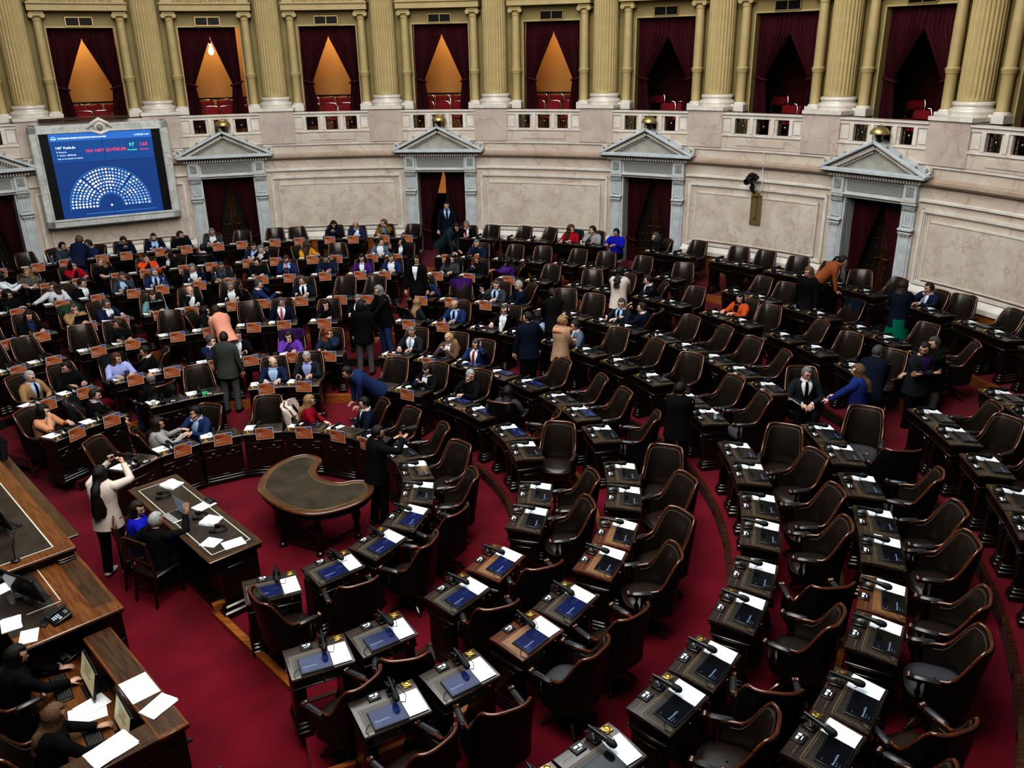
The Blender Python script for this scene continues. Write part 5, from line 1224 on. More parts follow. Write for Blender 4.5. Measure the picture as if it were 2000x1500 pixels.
# ------------------------------------------------------------------ big results screen on the left wall
def screen():
    M = place(-29.05, 14.12, 3.84)
    o = empty('results_screen', M, 'big blue voting results screen in a veined marble frame on the left wall', 'screen')
    # local: +Y to the room, viewer's right is -X.  V maps picture coords (x right 0..1, y down 0..1)
    W, H = 2.47, 2.16
    TV = Matrix.Translation((W/2, .035, H/2)) @ Matrix.Rotation(R(180), 4, 'Z') @ Matrix.Rotation(R(90), 4, 'X')
    def P(x, y, z=0): return (x*W, -y*H, z)
    g = MB()
    for s_ in (-1, 1):
        g.box((s_*1.56, -.06, 0), (.22, .30, 2.60), 0, ch=.03); g.box((s_*1.48, .07, 0), (.05, .08, 2.3), 0, ch=.015)
        g.box((0, -.06, s_*1.19), (3.34, .30, .22), 0, ch=.03); g.box((0, .07, s_*1.11), (3.0, .08, .05), 0, ch=.015)
    g.build('screen_frame', X['marble_screen'], o)
    g = MB(); g.ell((0, .10, 1.22), (.16, .09, .17), 0, n=18, k=10); g.ell((0, .17, 1.21), (.08, .05, .09), 1, n=14, k=8); g.tube([(-.30, .10, 1.20), (-.2, .13, 1.29), (0, .14, 1.40), (.2, .13, 1.29), (.30, .10, 1.20)], [.03, .05, .06, .05, .03], 8); g.tube([(-.2, .12, 1.12), (0, .16, 1.05), (.2, .12, 1.12)], [.03, .05, .03], 8)
    g.build('carved_crest', [X['marble_white'], X['stone_d']], o)
    g = MB(); g.box((0, .0, 0), (2.92, .06, 2.2), 0); d = g.build('display', X['black'], o)
    E = lambda n, c, s=1: mat(n, (0, 0, 0), .6, emis=c, es=s)
    mats = [E('screen_blue', (.009, .055, .20)), E('screen_bar_blue', (.035, .16, .48)), E('screen_mid_blue', (.010, .075, .25)), E('screen_seam', (.002, .012, .06)), E('screen_white', (.75, .85, .95)), E('screen_red', (.85, .07, .16)), E('screen_green', (.10, .75, .45)), E('screen_line', (.10, .38, .75)), E('screen_dim_dot', (.28, .45, .72))]
    g = MB()
    def rect(x0, y0, x1, y1, z, m): g.add([P(x0, y1, z), P(x1, y1, z), P(x1, y0, z), P(x0, y0, z)], [(0, 1, 2, 3)], m, TV)
    rect(0, 0, 1, 1, 0, 0); rect(0, 0, 1, .085, .001, 1); rect(0, .085, 1, .34, .001, 2)
    rect(.499, 0, .502, 1, .002, 3); rect(0, .338, 1, .342, .002, 3); rect(0, .663, 1, .667, .002, 3); rect(.22, .955, .93, .959, .002, 7)
    g.build('picture', mats, d)
    g = MB()
    def tx(s, x, y, size, m, b=.0, al='L'): add_text(g, s, size, TV @ Matrix.Translation(P(x, y, .004)), m, b, al)
    tx('HONORABLE CÁMARA DE DIPUTADOS DE LA NACIÓN', .085, .060, .046, 4, .003); tx('21/05/2025 12:04', .975, .060, .052, 4, .002, 'R')
    g.tube([tuple((TV @ Matrix.Translation(P(.045, .055, .004))) @ Vector((.045*Cc(t), .05*S(t), 0))) for t in [i*math.pi/8 for i in range(9)]], .006, 4, 4); rect(.022, .056, .068, .066, .004, 4)
    tx('143° Período', .045, .175, .088, 4, .003); tx('8° Reunión', .050, .218, .052, 4, .001); tx('7° Sesión - ESPECIAL', .050, .256, .052, 4, .001); tx('Aún no ha iniciado la reunión', .050, .294, .050, 4, .001)
    g.build('session_text', mats, d)
    for s_, x_, y_, z_, m_, b_, nm_ in (('NO HAY QUÓRUM', .525, .228, .112, 5, .003, 'quorum_text'), ('97', .785, .188, .135, 6, .003, 'present_count'), ('Presentes', .785, .235, .060, 6, .002, 'present_text'), ('160', .905, .188, .135, 5, .003, 'absent_count'), ('Ausentes', .905, .235, .060, 5, .002, 'absent_text')):
        g = MB(); tx(s_, x_, y_, z_, m_, b_, 'C'); g.build(nm_, mats, d)
    g = MB(); cx, cy = .485*W, -.872*H
    cnt = [14, 16, 22, 28, 31, 33, 35, 37]
    for r_ in (.31, .995):
        g.tube([tuple(TV @ Vector((cx+r_*Cc(t), cy+r_*S(t), .004))) for t in [R(-4)+i*R(188)/48 for i in range(49)]], .004, 4, 7)
    rs = random.Random(4)
    for k, n_ in enumerate(cnt):
        rr = .36+.083*k
        for i in range(n_):
            t = math.pi*(1-i/(n_-1)); 
            for gp in (R(128), R(52)):
                if k > 0 and abs(t-gp) < .035: t += .05*math.copysign(1, t-gp)
            c = (cx+rr*Cc(t), cy+rr*S(t)); on = rs.random() < (.75 if t > R(75) else .12)
            q = .029; g.add([(c[0]+q*Cc(a), c[1]+q*S(a), .005) for a in [j*math.pi/4 for j in range(8)]], [tuple(range(8))], 4 if on else 8, TV)
    g.add([(cx+.03*Cc(a), cy+.03*S(a), .005) for a in [j*math.pi/4 for j in range(8)]], [tuple(range(8))], 4, TV)
    g.build('hemicycle_plan', mats, d)
screen()
# wooden shelf just above the screen
g = MB(); g.arcbox(-34.6, -26.0, 14.15, 14.45, 5.24, 5.30, 0); tag(g.build('trim_40', X['dais']), kind='structure')

# ------------------------------------------------------------------ video camera on its bracket, right wall
M = place(43.75, 14.395, 0)
o = empty('wall_video_camera', M, 'black video camera on a brass wall bracket with dangling cable', 'camera')
g = MB(); g.box((0, .02, 2.93), (.29, .03, .74), 0, ch=.006)
for x in (-.12, .12):
    for z in (2.6, 3.26): g.ell((x, .04, z), (.012, .01, .012), 1, n=8, k=5)
g.box((0, .07, 2.98), (.07, .10, .50), 0, ch=.02); g.box((0, .08, 3.33), (.14, .12, .12), 0, ch=.01); g.build('wall_plate', [X['brass_d'], X['iron']], o)
g = MB(); g.tube([(.02, .12, 3.36), (.05, .22, 3.45), (.02, .24, 3.56), (.06, .26, 3.62)], [.03, .04, .045, .03], 10); g.ell((.03, .23, 3.5), (.07, .06, .06), n=12, k=8); g.build('pan_head', X['black'], o)
g = MB(); T = Matrix.Translation((.03, .30, 3.72)) @ Matrix.Rotation(R(-12), 4, 'X'); g.box((0, 0, 0), (.17, .30, .17), 0, T=T, ch=.02); g.box((.0, .02, .11), (.10, .16, .06), 0, T=T, ch=.015); g.box((-.12, -.02, .02), (.08, .14, .08), 0, T=T, ch=.015); g.lathe([(.065, 0), (.075, .05), (.075, .12), (.06, .12), (.05, .09)], n=18, T=T @ Matrix.Translation((0, .14, 0)) @ Matrix.Rotation(-math.pi/2, 4, 'X')); g.build('camera_body', X['black'], o)
g = MB(); g.tube([(-.05, .10, 3.35), (-.14, .12, 3.42), (-.16, .10, 3.6), (-.12, .06, 3.9), (-.11, .04, 4.2), (-.10, .03, 4.34)], .008, 5); g.build('cable', X['white'], o)

# ------------------------------------------------------------------ frame of the presiding dais: +X along the dais, +Y to the chamber
DF = Matrix.Rotation(R(-47), 4, 'Z')
DY = Matrix(((S(R(137)), -Cc(R(137))*1, 0, 0), (Cc(R(137)), S(R(137)), 0, 0), (0, 0, 1, 0), (0, 0, 0, 1)))
def D(t, n, z, rz=0): return DY @ Matrix.Translation((t, n, z)) @ Matrix.Rotation(R(rz), 4, 'Z')

# secretaries' table
o = empty('secretaries_table', D(.065, -.88, 0), 'large dark wooden table with glass top and ivory inlay line in the pit', 'table')
g = MB(); g.box((0, 0, .865), (2.67, .73, .03), 0, ch=.008); g.box((0, 0, .843), (2.62, .69, .02), 1, ch=.006); g.build('tabletop', [X['dais'], X['ebony']], o)
g = MB(); g.box((0, 0, .8815), (2.52, .60, .003), 0)
for (cx, cy, sx, sy) in ((0, .26, 2.36, .014), (0, -.26, 2.36, .014), (1.18, 0, .014, .53), (-1.18, 0, .014, .53)): g.box((cx, cy, .884), (sx, sy, .002), 1)
g.build('inlaid_top', [X['dais_l'], X['inlayline']], o)
g = MB(); g.box((0, .05, .45), (2.50, .50, .74), 0); g.box((0, .05, .05), (2.74, .68, .10), 0, ch=.02); g.box((0, .05, .13), (2.64, .60, .06), 0, ch=.02); g.box((0, .05, .80), (2.60, .62, .05), 0, ch=.015)
for s_ in (-1, 1): g.box((s_*1.255, .05, .45), (.02, .34, .44), 0, ch=.005); g.box((s_*1.26, .05, .62), (.02, .16, .015), 0); g.box((s_*1.262, .05, .24), (.02, .36, .012), 0)
for x in (-.84, 0, .84): g.box((x, .305, .45), (.68, .02, .46), 0, ch=.005); g.box((x, .32, .2), (.5, .012, .012), 0)
g.build('cabinet_base', X['ebony'], o)
ZT = .886
def booklet(M, w, h, lab, grp=None, mtl='paper', n_=1, t=.004):
    o = empty('paper_booklet', M, lab, 'paper', grp); g = MB()
    for i in range(n_): g.box((.004*(i % 2), .003*i, t/2+t*i), (w, h, t*.9), 0, rz=R(1.5*i*(-1)**i))
    g.build('sheets', X[mtl], o); g = MB()
    for q in range(7): g.box((-.01*w+.004*(q % 3), h*.28-q*h*.08, t*n_+.0006), (w*(.55-.06*(q % 3)), .004, .0004), 0)
    g.build('print', X['paper_l'], o); return o
booklet(D(-.93, -.74, ZT, 20), .28, .20, "stack of white papers on the secretaries' table, nearest the desks", n_=6, t=.005)
booklet(D(-.02, -.66, ZT, 12), .20, .28, 'white sheets behind the open laptop')
booklet(D(.47, -.79, ZT, 35), .24, .21, "stack of white papers in the middle of the secretaries' table", n_=6, t=.005)
booklet(D(.97, -1.02, ZT, 30), .22, .20, 'white pad in front of the grey haired seated man', n_=2)
booklet(D(1.19, -.82, ZT, -8), .20, .27, "white sheet at the corner of the secretaries' table")
def headphones(M, lab):
    o = empty('headphones', M, lab, 'headphones', 'headphones on the table')
    g = MB(); g.tube([(.085*Cc(t), .095*S(t)-.02, .018) for t in [R(-30)+i*R(240)/16 for i in range(17)]], [.008]+[.014]*15+[.008], 8, sq=.8); g.build('headband', X['black_m'], o)
    for s_ in (-1, 1):
        g = MB(); g.lathe([(0, 0), (.038, .004), (.042, .018), (.036, .034), (.02, .036), (0, .03)], n=16, T=Matrix.Translation((s_*.062, -.075, .004)) @ Matrix.Rotation(R(s_*12), 4, 'Y')); g.build('ear_cup', X['black'], o)
headphones(D(-.70, -.93, ZT, -30), 'black headphones on the table near the stack of papers'); headphones(D(.24, -.80, ZT, -40), 'black headphones beside the laptop'); headphones(D(.75, -.79, ZT, -55), 'black headphones near the far right table corner')
# laptop
def laptop(M, lab, ang=70, silver=True):
    o = empty('laptop', M, lab, 'laptop'); c = mat('laptop_silver', (.55, .56, .58), .35, .7) if silver else X['black']
    g = MB(); g.box((0, 0, .009), (.33, .23, .016), 0, ch=.005); g.build('laptop_base', c, o)
    g = MB()
    for r_ in range(6):
        for q in range(14 if r_ else 12): g.box((-.138+q*.0212+(.02 if not r_ else 0), .088-r_*.0205, .0185), (.0175, .0165, .003), 0)
    g.build('keyboard', X['black'], o)
    if silver: g = MB(); g.box((-.12, -.085, .0182), (.035, .028, .001), 0); g.build('sticker', X['orange'], o)
    T = Matrix.Translation((0, .115, .014)) @ Matrix.Rotation(R(ang), 4, 'X')
    g = MB(); g.box((0, .115, -.004), (.33, .225, .008), 0, T=T, ch=.003); l = g.build('lid', c, o)
    g = MB(); g.box((0, .115, .0008), (.305, .20, .002), 0, T=T); g.build('laptop_screen', mat('grey_glowing_screen', (.1, .12, .14), .15, emis=(.10, .13, .16), es=.7) if silver else X['scr_dark'], l); return o
laptop(D(.0, -1.07, ZT, 4), "open silver laptop on the secretaries' table", 100)
# transformer box with cables
o = empty('adapter_box', D(-.05, -.56, ZT, 10), 'small black electronic box with cables on the table edge', 'electronics')
g = MB(); g.box((0, 0, .03), (.13, .085, .055), 0, ch=.006); g.box((.02, -.02, .06), (.06, .03, .01), 1, ch=.003); g.build('case', [X['black'], X['grille']], o)
g = MB(); g.tube([(.05, .03, .03), (.10, .06, .03), (.16, .02, .01), (.12, .09, .005), (.05, .12, .0)], .005, 6); g.build('cable', X['black_m'], o)

# moon table
mp = [(.04, .43), (.05, .75), (.18, 1.08), (.42, 1.30), (.66, 1.28), (.80, 1.12), (.78, .92), (.80, .70), (.96, .48), (1.22, .35), (1.44, .41), (1.63, .38), (1.75, .18), (1.71, -.08), (1.53, -.33), (1.17, -.53), (.85, -.52), (.52, -.33), (.25, -.06), (.09, .17)]
def crom(P, k=6):
    o = []; n = len(P)
    for i in range(n):
        a, b, c, d = P[i-1], P[i], P[(i+1) % n], P[(i+2) % n]
        for q in range(k):
            t = q/k; o.append(tuple(.5*((2*b[j])+(c[j]-a[j])*t+(2*a[j]-5*b[j]+4*c[j]-d[j])*t*t+(3*b[j]-a[j]-3*c[j]+d[j])*t**3) for j in (0, 1)))
    return list(reversed(o))
mo = crom(mp); cx0, cy0 = .75, .28
def inset(P, d):
    o = []; n = len(P)
    for i in range(n):
        a, b = Vector(P[i-2]), Vector(P[(i+2) % n]); t = (b-a).normalized(); o.append((P[i][0]-t.y*d, P[i][1]+t.x*d))
    return o
ia = inset(mo, 1)[0]; sg = 1
ar = lambda P: sum(P[i-1][0]*P[i][1]-P[i][0]*P[i-1][1] for i in range(len(P)))/2
if abs(ar(inset(mo, .02))) > abs(ar(mo)): sg = -1
if ar(mo) < 0: mo = list(reversed(mo)); sg = 1 if abs(ar(inset(mo, .02))) < abs(ar(mo)) else -1
o = empty('crescent_table', Matrix.Translation((cx0, cy0, 0)), 'crescent shaped wooden table with glass top on turned legs in the pit', 'table')
loc = lambda P: [(x-cx0, y-cy0) for x, y in P]
g = MB(); g.prism(loc(mo), .765, .795, 0); g.tube([(x, y, .78) for x, y in loc(mo)], .022, 8, 0, closed=True); g.build('tabletop', wood('warm_table_border', (.05, .02, .009), (.13, .06, .028), .2, coat=.6), o)
g = MB(); g.prism(loc(inset(mo, sg*.085)), .7955, .799, 0); g.build('glass_top', X['dais_l'], o)
g = MB(); g.tube([(x, y, .7995) for x, y in loc(inset(mo, sg*.088))], .005, 4, 0, closed=True); g.build('inlay_line', X['gilt'], o)
g = MB(); g.prism(loc(inset(mo, sg*.05)), .655, .765, 0); g.tube([(x, y, .665) for x, y in loc(inset(mo, sg*.045))], .014, 6, 0, closed=True); g.build('apron', X['ebony'], o)
lp = [(.22, .45), (.50, 1.13), (1.48, .12), (1.02, -.36), (.42, -.08), (.86, .22)]
for x, y in lp:
    g = MB(); g.lathe([(.05, 0), (.06, .02), (.055, .05), (.03, .07), (.035, .12), (.055, .18), (.035, .24), (.045, .30), (.065, .36), (.07, .42), (.05, .50), (.04, .54), (.06, .57), (.06, .67)], c=(x-cx0, y-cy0, 0), n=14); g.build('leg', X['ebony'], o)
g = MB(); q = loc(lp)
for a, b in ((0, 4), (4, 3), (3, 2), (0, 1), (5, 4), (5, 3)): m_ = ((q[a][0]+q[b][0])*.5*.92, (q[a][1]+q[b][1])*.5*.92); g.tube([(*q[a], .16), (*m_, .11), (*q[b], .16)], .022, 8)
g.build('stretcher', X['ebony'], o)

# wooden side chairs of the two seated secretaries
def side_chair(M, lab):
    o = empty('wooden_chair', M, lab, 'chair'); g = MB(); g.box((0, 0, .44), (.44, .42, .05), 0, ch=.015); g.build('seat', X['leather'], o)
    for sx in (-1, 1):
        g = MB(); g.tube([(sx*.19, .18, .43), (sx*.19, .19, 0)], [.022, .016], 8); g.build('leg', X['ebony'], o)
        g = MB(); g.tube([(sx*.19, -.20, .43), (sx*.19, -.26, 0)], [.022, .016], 8); g.build('leg', X['ebony'], o)
    g = MB()
    for sx in (-1, 1): g.tube([(sx*.20, -.19, .42), (sx*.20, -.23, .7), (sx*.195, -.27, .98)], .018, 8)
    g.box((0, -.25, .93), (.40, .03, .10), 0, ch=.01); g.box((0, -.215, .62), (.38, .02, .05), 0, ch=.006)
    for q in (-.12, -.04, .04, .12): g.tube([(q, -.213, .62), (q, -.245, .9)], .009, 6)
    g.build('backrest', X['rim_d'], o)
    g = MB(); g.box((0, .185, .18), (.38, .016, .025), 0); g.box((0, -.23, .20), (.38, .016, .025), 0); g.box((.19, 0, .22), (.016, .40, .025), 0); g.box((-.19, 0, .22), (.016, .40, .025), 0); g.build('stretcher', X['ebony'], o); return o
_ps = [m for r_, m in PSEAT if r_ == 'P']; side_chair(_ps[0] @ Matrix.Translation((0, -.02, 0)), 'dark wooden chair under the woman in royal blue'); side_chair(_ps[1] @ Matrix.Translation((0, -.02, 0)), 'dark wooden chair under the grey haired man in black')

# presiding dais, three levels
X['dp'] = X['ebony']
def counter(nm, t0, t1, n0, n1, z, lab, ledge=.28, edge=.14, body_t1=None):
    o = empty(nm, D(0, 0, 0), lab, 'counter'); L = t1-t0
    g = MB(); g.box(((t0+t1)/2, (n0+n1)/2, z-.02), (L, abs(n1-n0), .04), 0, ch=.008); g.box(((t0+t1)/2, n1-.03, z-.055), (L-.05, .06, .03), 2); g.build('top', [X['dais_o'], X['dais'], X['ebony']], o); return o
# level three (president, farthest left)
o = counter('presiding_counter', -3.6, .77, -3.9, -2.50, 1.40, 'highest orange brown wooden counter with dark glass top at the left edge')
g = MB(); g.box((-1.45, -3.28, 1.402), (4.1, 1.15, .004), 0); g.box((-1.45, -2.70, 1.405), (4.12, .016, .003), 1); g.box((.60, -3.28, 1.405), (.016, 1.16, .003), 1); g.build('glass_top', [X['dais_l'], X['inlayline']], o)
g = MB(); g.box((-1.45, -3.2, .68), (4.3, 1.3, 1.36), 0); g.box((-1.75, -2.40, 1.13), (3.55, .26, .04), 1, ch=.01); g.box((-1.8, -2.45, .55), (3.4, .12, 1.1), 0)
for q in range(5): g.box((.72, -2.62, 1.30-.03*q), (.14, .20, .012), 2, ch=.003)
g.build('front', [X['ebony'], X['dais'], X['rim_d']], o)
# level two
o = counter('middle_counter', .60, 2.13, -3.50, -2.48, 1.25, 'middle orange brown counter carrying the telephone and the black monitor')
g = MB(); g.box((1.33, -2.62, 1.2515), (1.22, .20, .004), 0, ch=.001); g.box((1.25, -3.24, 1.2515), (1.25, .50, .004), 1); g.box((1.10, -2.93, 1.255), (.85, .012, .003), 2); g.box((1.55, -3.10, 1.255), (.012, .34, .003), 2); g.build('inset_panels', [X['dais'], X['dais_l'], X['inlayline']], o)
g = MB(); g.box((1.33, -2.68, .60), (1.46, .36, 1.22), 0); g.box((1.05, -3.2, .60), (.9, .9, 1.2), 0)
for q in range(4): g.box((2.07, -2.68, .18+.22*q), (.05, .34, .02), 0, ch=.004)
g.build('front', X['ebony'], o)
# level one
o = counter('clerks_counter', 2.14, 4.09, -2.935, -2.65, 1.10, 'lowest brown wooden counter of the clerks in the bottom left corner')
g = MB(); g.box((3.10, -2.79, 1.1015), (1.88, .235, .004), 0, ch=.001); g.box((3.945, -3.55, 1.08), (.28, 1.25, .04), 0, ch=.008); g.box((3.945, -3.55, 1.1015), (.22, 1.2, .004), 0); g.build('ledge_panels', X['dais'], o)
g = MB(); g.box((3.10, -2.80, .55), (1.9, .22, 1.06), 0); g.box((3.95, -3.5, .55), (.22, 1.3, 1.06), 0)
for q in (.25, .9): g.box((4.07, -3.3, q), (.03, 1.3, .02), 0)
g.build('front', X['ebony'], o)
g = MB(); g.box((2.70, -3.22, .745), (2.35, .62, .03), 0, ch=.006); g.build('work_surface', X['dais_o'], o)
ZW = .761
booklet(D(3.315, -2.80, 1.104, 0), .37, .26, 'large white sheet on the clerks counter ledge', n_=1); booklet(D(3.69, -2.77, 1.104, 20), .20, .28, 'folded white booklet on the clerks counter ledge near its corner', n_=3); booklet(D(3.92, -3.28, 1.104, 8), .25, .38, 'long white booklet on the side ledge of the clerks counter', n_=3)
booklet(D(2.88, -3.19, ZW, -14), .26, .34, 'white printed form between the two keyboards', n_=1); booklet(D(2.80, -3.12, ZW+.005, 8), .21, .29, 'second white form under the typing hand', n_=1); booklet(D(1.93, -3.22, ZW, -10), .12, .20, 'small white note beside the left keyboard', n_=1)
def keyboard(M, L, lab):
    o = empty('keyboard', M, lab, 'keyboard', 'clerks keyboards'); g = MB(); g.box((0, 0, .010), (L, .15, .018), 0, ch=.005); g.build('keyboard_base', X['black'], o)
    g = MB(); n_ = int(L/.0215)-1
    for r_ in range(6):
        for q in range(n_): g.box((-L/2+.02+q*.0215, .055-r_*.0215, .021), (.0165, .0165, .006), 0, ch=.002)
    g.build('keys', X['grille'], o)
keyboard(D(2.33, -3.26, ZW, -6), .45, 'long black keyboard under the dark haired woman'); keyboard(D(3.26, -3.26, ZW, -6), .40, 'black keyboard beside the white papers under the blond woman')
def monitor(M, w, h, lab, tilt=8, scr=None, z0=.10, back=False):
    o = empty('computer_monitor', M, lab, 'monitor'); g = MB(); T = Matrix.Translation((0, 0, z0)) @ Matrix.Rotation(R(-tilt), 4, 'X')
    g.box((0, 0, h/2), (w, .028, h), 0, T=T, ch=.008); b = g.build('monitor_case', X['black'], o)
    g = MB(); g.box((0, -.0148, h/2+.006), (w-.035, .002, h-.045), 0, T=T); g.build('monitor_screen', scr or X['scr_dark'], b)
    g = MB(); g.box((0, .05, .006), (w*.5, .20, .012), 0, ch=.004); g.box((0, .045, z0*.6+.03), (w*.12, .025, z0*1.2+.06), 0, ch=.005); g.build('stand', X['black'], o); return o
doc = mat('olive_lit_page', (.2, .2, .15), .4, emis=(.26, .23, .14), es=.8)
def pagetext(M, w, h):
    pass
m1 = monitor(D(2.55, -3.07, ZW, -4), .50, .30, 'clerks monitor with olive page, in front of the dark haired woman', 14, doc, .04)
m2 = monitor(D(3.42, -3.05, ZW, -4), .46, .30, 'clerks monitor with olive page, in front of the blond woman', 14, doc, .04)
for mo_, w_ in ((m1, .50), (m2, .46)):
    g = MB(); T = Matrix.Translation((0, 0, .04)) @ Matrix.Rotation(R(-14), 4, 'X')
    for q in range(7):
        g.box((-.02+.01*(q % 3), -.0162, .25-q*.02), (w_*(.5-.05*(q % 4)), .001, .004), 0, T=T)
    g.build('page_text', mat('page_text_dark', (.05, .05, .03), .6) if 'pt' not in X else X['pt'], mo_); X.setdefault('pt', mo_.children[-1].data.materials[0])
monitor(D(1.30, -3.17, 1.255, 20), .56, .34, 'large black monitor seen from behind on the middle counter', -16, None, .06); monitor(D(-.30, -3.02, 1.405, 14), .56, .34, 'black monitor on the highest counter at the left edge', -16, None, .06)
def phone(M, lab):
    o = empty('desk_telephone', M, lab, 'telephone', 'black desk telephones'); T = Matrix.Rotation(R(14), 4, 'X')
    g = MB(); g.box((0, 0, .035), (.20, .20, .03), 0, T=T, ch=.008); g.box((0, .06, .02), (.16, .06, .05), 0, ch=.01); g.build('phone_base', X['black'], o)
    g = MB(); g.box((-.068, 0, .062), (.045, .21, .025), 0, T=T, ch=.01); g.ell((-.068, .085, .055), (.03, .03, .022), 0, T, 10, 6); g.ell((-.068, -.085, .055), (.03, .03, .022), 0, T, 10, 6); g.build('handset', X['black_m'], o)
    g = MB()
    for r_ in range(4):
        for q in range(3): g.box((-.015+q*.024, -.005-r_*.02, .052), (.015, .012, .004), 0, T=T)
    g.box((.065, -.01, .052), (.018, .03, .004), 0, T=T); g.build('keypad', X['chrome'] if False else X['paper_l'], o)
    g = MB(); g.box((.02, .065, .052), (.07, .035, .003), 0, T=T); g.build('phone_display', mat('lcd_grey', (.12, .14, .12), .3) if 'lcd' not in X else X['lcd'], o); X.setdefault('lcd', o.children[-1].data.materials[0])
    g = MB(); g.tube([(-.07, -.11, .05), (-.08, -.17, .01), (-.02, -.20, .008), (.03, -.17, .01), (-.01, -.13, .01), (-.08, -.12, .02)], .007, 6); g.build('cord', X['black_m'], o)
phone(D(1.87, -3.03, 1.255, 8), 'black desk telephone on the middle counter'); phone(D(1.86, -3.04, ZW, 10), 'black desk telephone down beside the clerks keyboard')
booklet(D(1.96, -3.36, 1.255, -20), .24, .17, 'white ruled note sheet below the telephone'); booklet(D(1.62, -3.44, 1.255, -10), .26, .18, 'pile of white papers below the black monitor', n_=4); booklet(D(.86, -3.38, 1.255, 15), .20, .26, 'white sheets beside the water glasses', n_=2)
glass = mat('clear_glass', (.9, .95, .95), .03, trans=.9, spec=.5)
for t_, n_, hh, lab in ((1.10, -3.22, .22, 'clear glass water jug on the middle counter'), (1.24, -3.32, .10, 'empty drinking glass turned over beside the water jug')):
    o = empty('water_jug' if hh > .2 else 'drinking_glass', D(t_, n_, 1.255), lab, 'jug' if hh > .2 else 'glass'); g = MB()
    g.lathe([(.0, .004), (.055, .004), (.065, .02), (.068, hh*.6), (.045, hh*.85), (.05, hh), (.046, hh), (.041, hh*.85), (.062, hh*.6), (.06, .02), (0, .01)] if hh > .2 else [(0, .004), (.032, .004), (.04, hh), (.037, hh), (.029, .01), (0, .01)], n=24, cap=False); g.build('vessel', glass, o)
    if hh > .2: g = MB(); g.tube([(.06, 0, .17), (.10, 0, .16), (.105, 0, .09), (.066, 0, .06)], .008, 8); g.build('handle', glass, o)
o = empty('gooseneck_microphone', D(.62, -3.10, 1.405), 'black gooseneck microphone at the edge of the highest counter', 'microphone')
g = MB(); g.lathe([(.05, 0), (.05, .015), (.02, .03)], n=16); g.build('mic_base', X['black'], o); g = MB(); g.tube([(0, 0, .02), (.0, .01, .2), (-.03, .06, .32), (-.08, .12, .36)], .007, 8); g.build('neck', X['black_m'], o); g = MB(); g.ell((-.10, .14, .365), (.03, .03, .022), n=10, k=8); g.build('mic_head', X['black_m'], o)
g = MB(); g.box((3.1, -3.6, .10), (2.2, 1.7, .20), 0); a_ = g.build('floor_podium', X['carpet']); a_.matrix_world = D(0, 0, 0); tag(a_, kind='structure')
g = MB(); g.tube([(4.18, -2.5, .0), (4.18, -2.5, .55), (5.0, -2.5, .55)], .012, 8); a_ = empty('handrail', D(0, 0, 0), 'thin grey metal rail at the very bottom beside the clerks counter', 'rail'); g.build('rail_bar', X['grille'], a_)
booklet(place(78.4, 8.55, 1.36, turn=-90) @ Matrix.Rotation(R(35), 4, 'Y'), .21, .29, 'white sheets held between the seated man with glasses and the woman in blue')
# swivel chairs of the clerks
for t_ , lab in ((0, 'dark leather armchair under the dark haired clerk'), (1, 'dark leather armchair under the blond clerk')):
    c = put(chair0, [m for r_, m in PSEAT if r_ == 'Q'][t_] @ Matrix.Translation((0, -.04, 0))); c['label'] = lab; c['group'] = 'leather armchairs of the chamber'

# ------------------------------------------------------------------ small things on the desks
def bottle(az, r, z, col, lab, h=.22):
    o = empty('water_bottle', place(az, r, z), lab, 'bottle'); g = MB()
    g.lathe([(.0, 0), (.032, .004), (.034, .03), (.031, .07), (.034, .11), (.030, .14), (.014, .175), (.014, .19)], n=16); g.build('bottle_body', col, o); g = MB(); g.lathe([(.016, .185), (.016, .21), (0, .211)], n=12); g.build('cap', X['white'], o)
bl = mat('pale_blue_plastic', (.12, .22, .30), .15, trans=.5)
bottle(-36.9, 12.70, 1.93, bl, 'clear blue water bottle on the back row below the screen'); bottle(-19.6, 10.02, 1.61, bl, 'clear water bottle before the man in charcoal jacket'); bottle(-26.4, 9.98, 1.61, bl, 'clear water bottle beside the man in bright blue suit')
o = empty('thermos_bottle', place(31.0, 6.98, 1.29), 'white thermos bottle on the desk of the phoning man in glasses', 'bottle'); g = MB(); g.lathe([(0, 0), (.038, .003), (.040, .02), (.040, .17), (.03, .20), (.028, .205)], n=18); g.build('thermos_body', X['white'], o); g = MB(); g.lathe([(.026, .203), (.026, .24), (.01, .25), (0, .25)], n=14); g.build('cap', X['paper_l'], o)
def cup(az, r, z, lab):
    o = empty('paper_cup', place(az, r, z), lab, 'cup'); g = MB(); g.lathe([(0, .002), (.026, .002), (.038, .095), (.040, .097), (.036, .095), (.024, .01), (0, .01)], n=18, cap=False); g.build('cup_body', X['white'], o)
cup(26.6, 12.72, 1.93, 'white cup on the back row desk beside the bearded man in grey'); cup(53.0, 8.36, 1.455, 'white cup on a fifth row desk right of the man with glasses'); cup(79.3, 7.1, 1.295, 'white paper cup on the desk behind the man in black hood')
o = empty('coffee_cup', place(-39.3, 4.03, .965), 'white coffee cup on its saucer on a second row desk', 'cup'); g = MB(); g.lathe([(0, .002), (.05, .004), (.075, .014), (.07, .014), (.04, .008)], n=20); g.build('saucer', X['white'], o); g = MB(); g.lathe([(.02, .012), (.032, .03), (.042, .07), (.038, .07), (.02, .02)], n=18); g.tube([(.04, 0, .055), (.062, 0, .05), (.058, 0, .03), (.036, 0, .025)], .004, 6); g.build('cup_body', X['white'], o)
o = empty('green_folder', place(-27.3, 4.02, .965, turn=10), 'green folder lying on a second row desk', 'folder'); g = MB(); g.box((0, 0, .006), (.22, .16, .008), 0, ch=.002); g.build('cover', mat('green_card', (.03, .30, .12), .6), o)
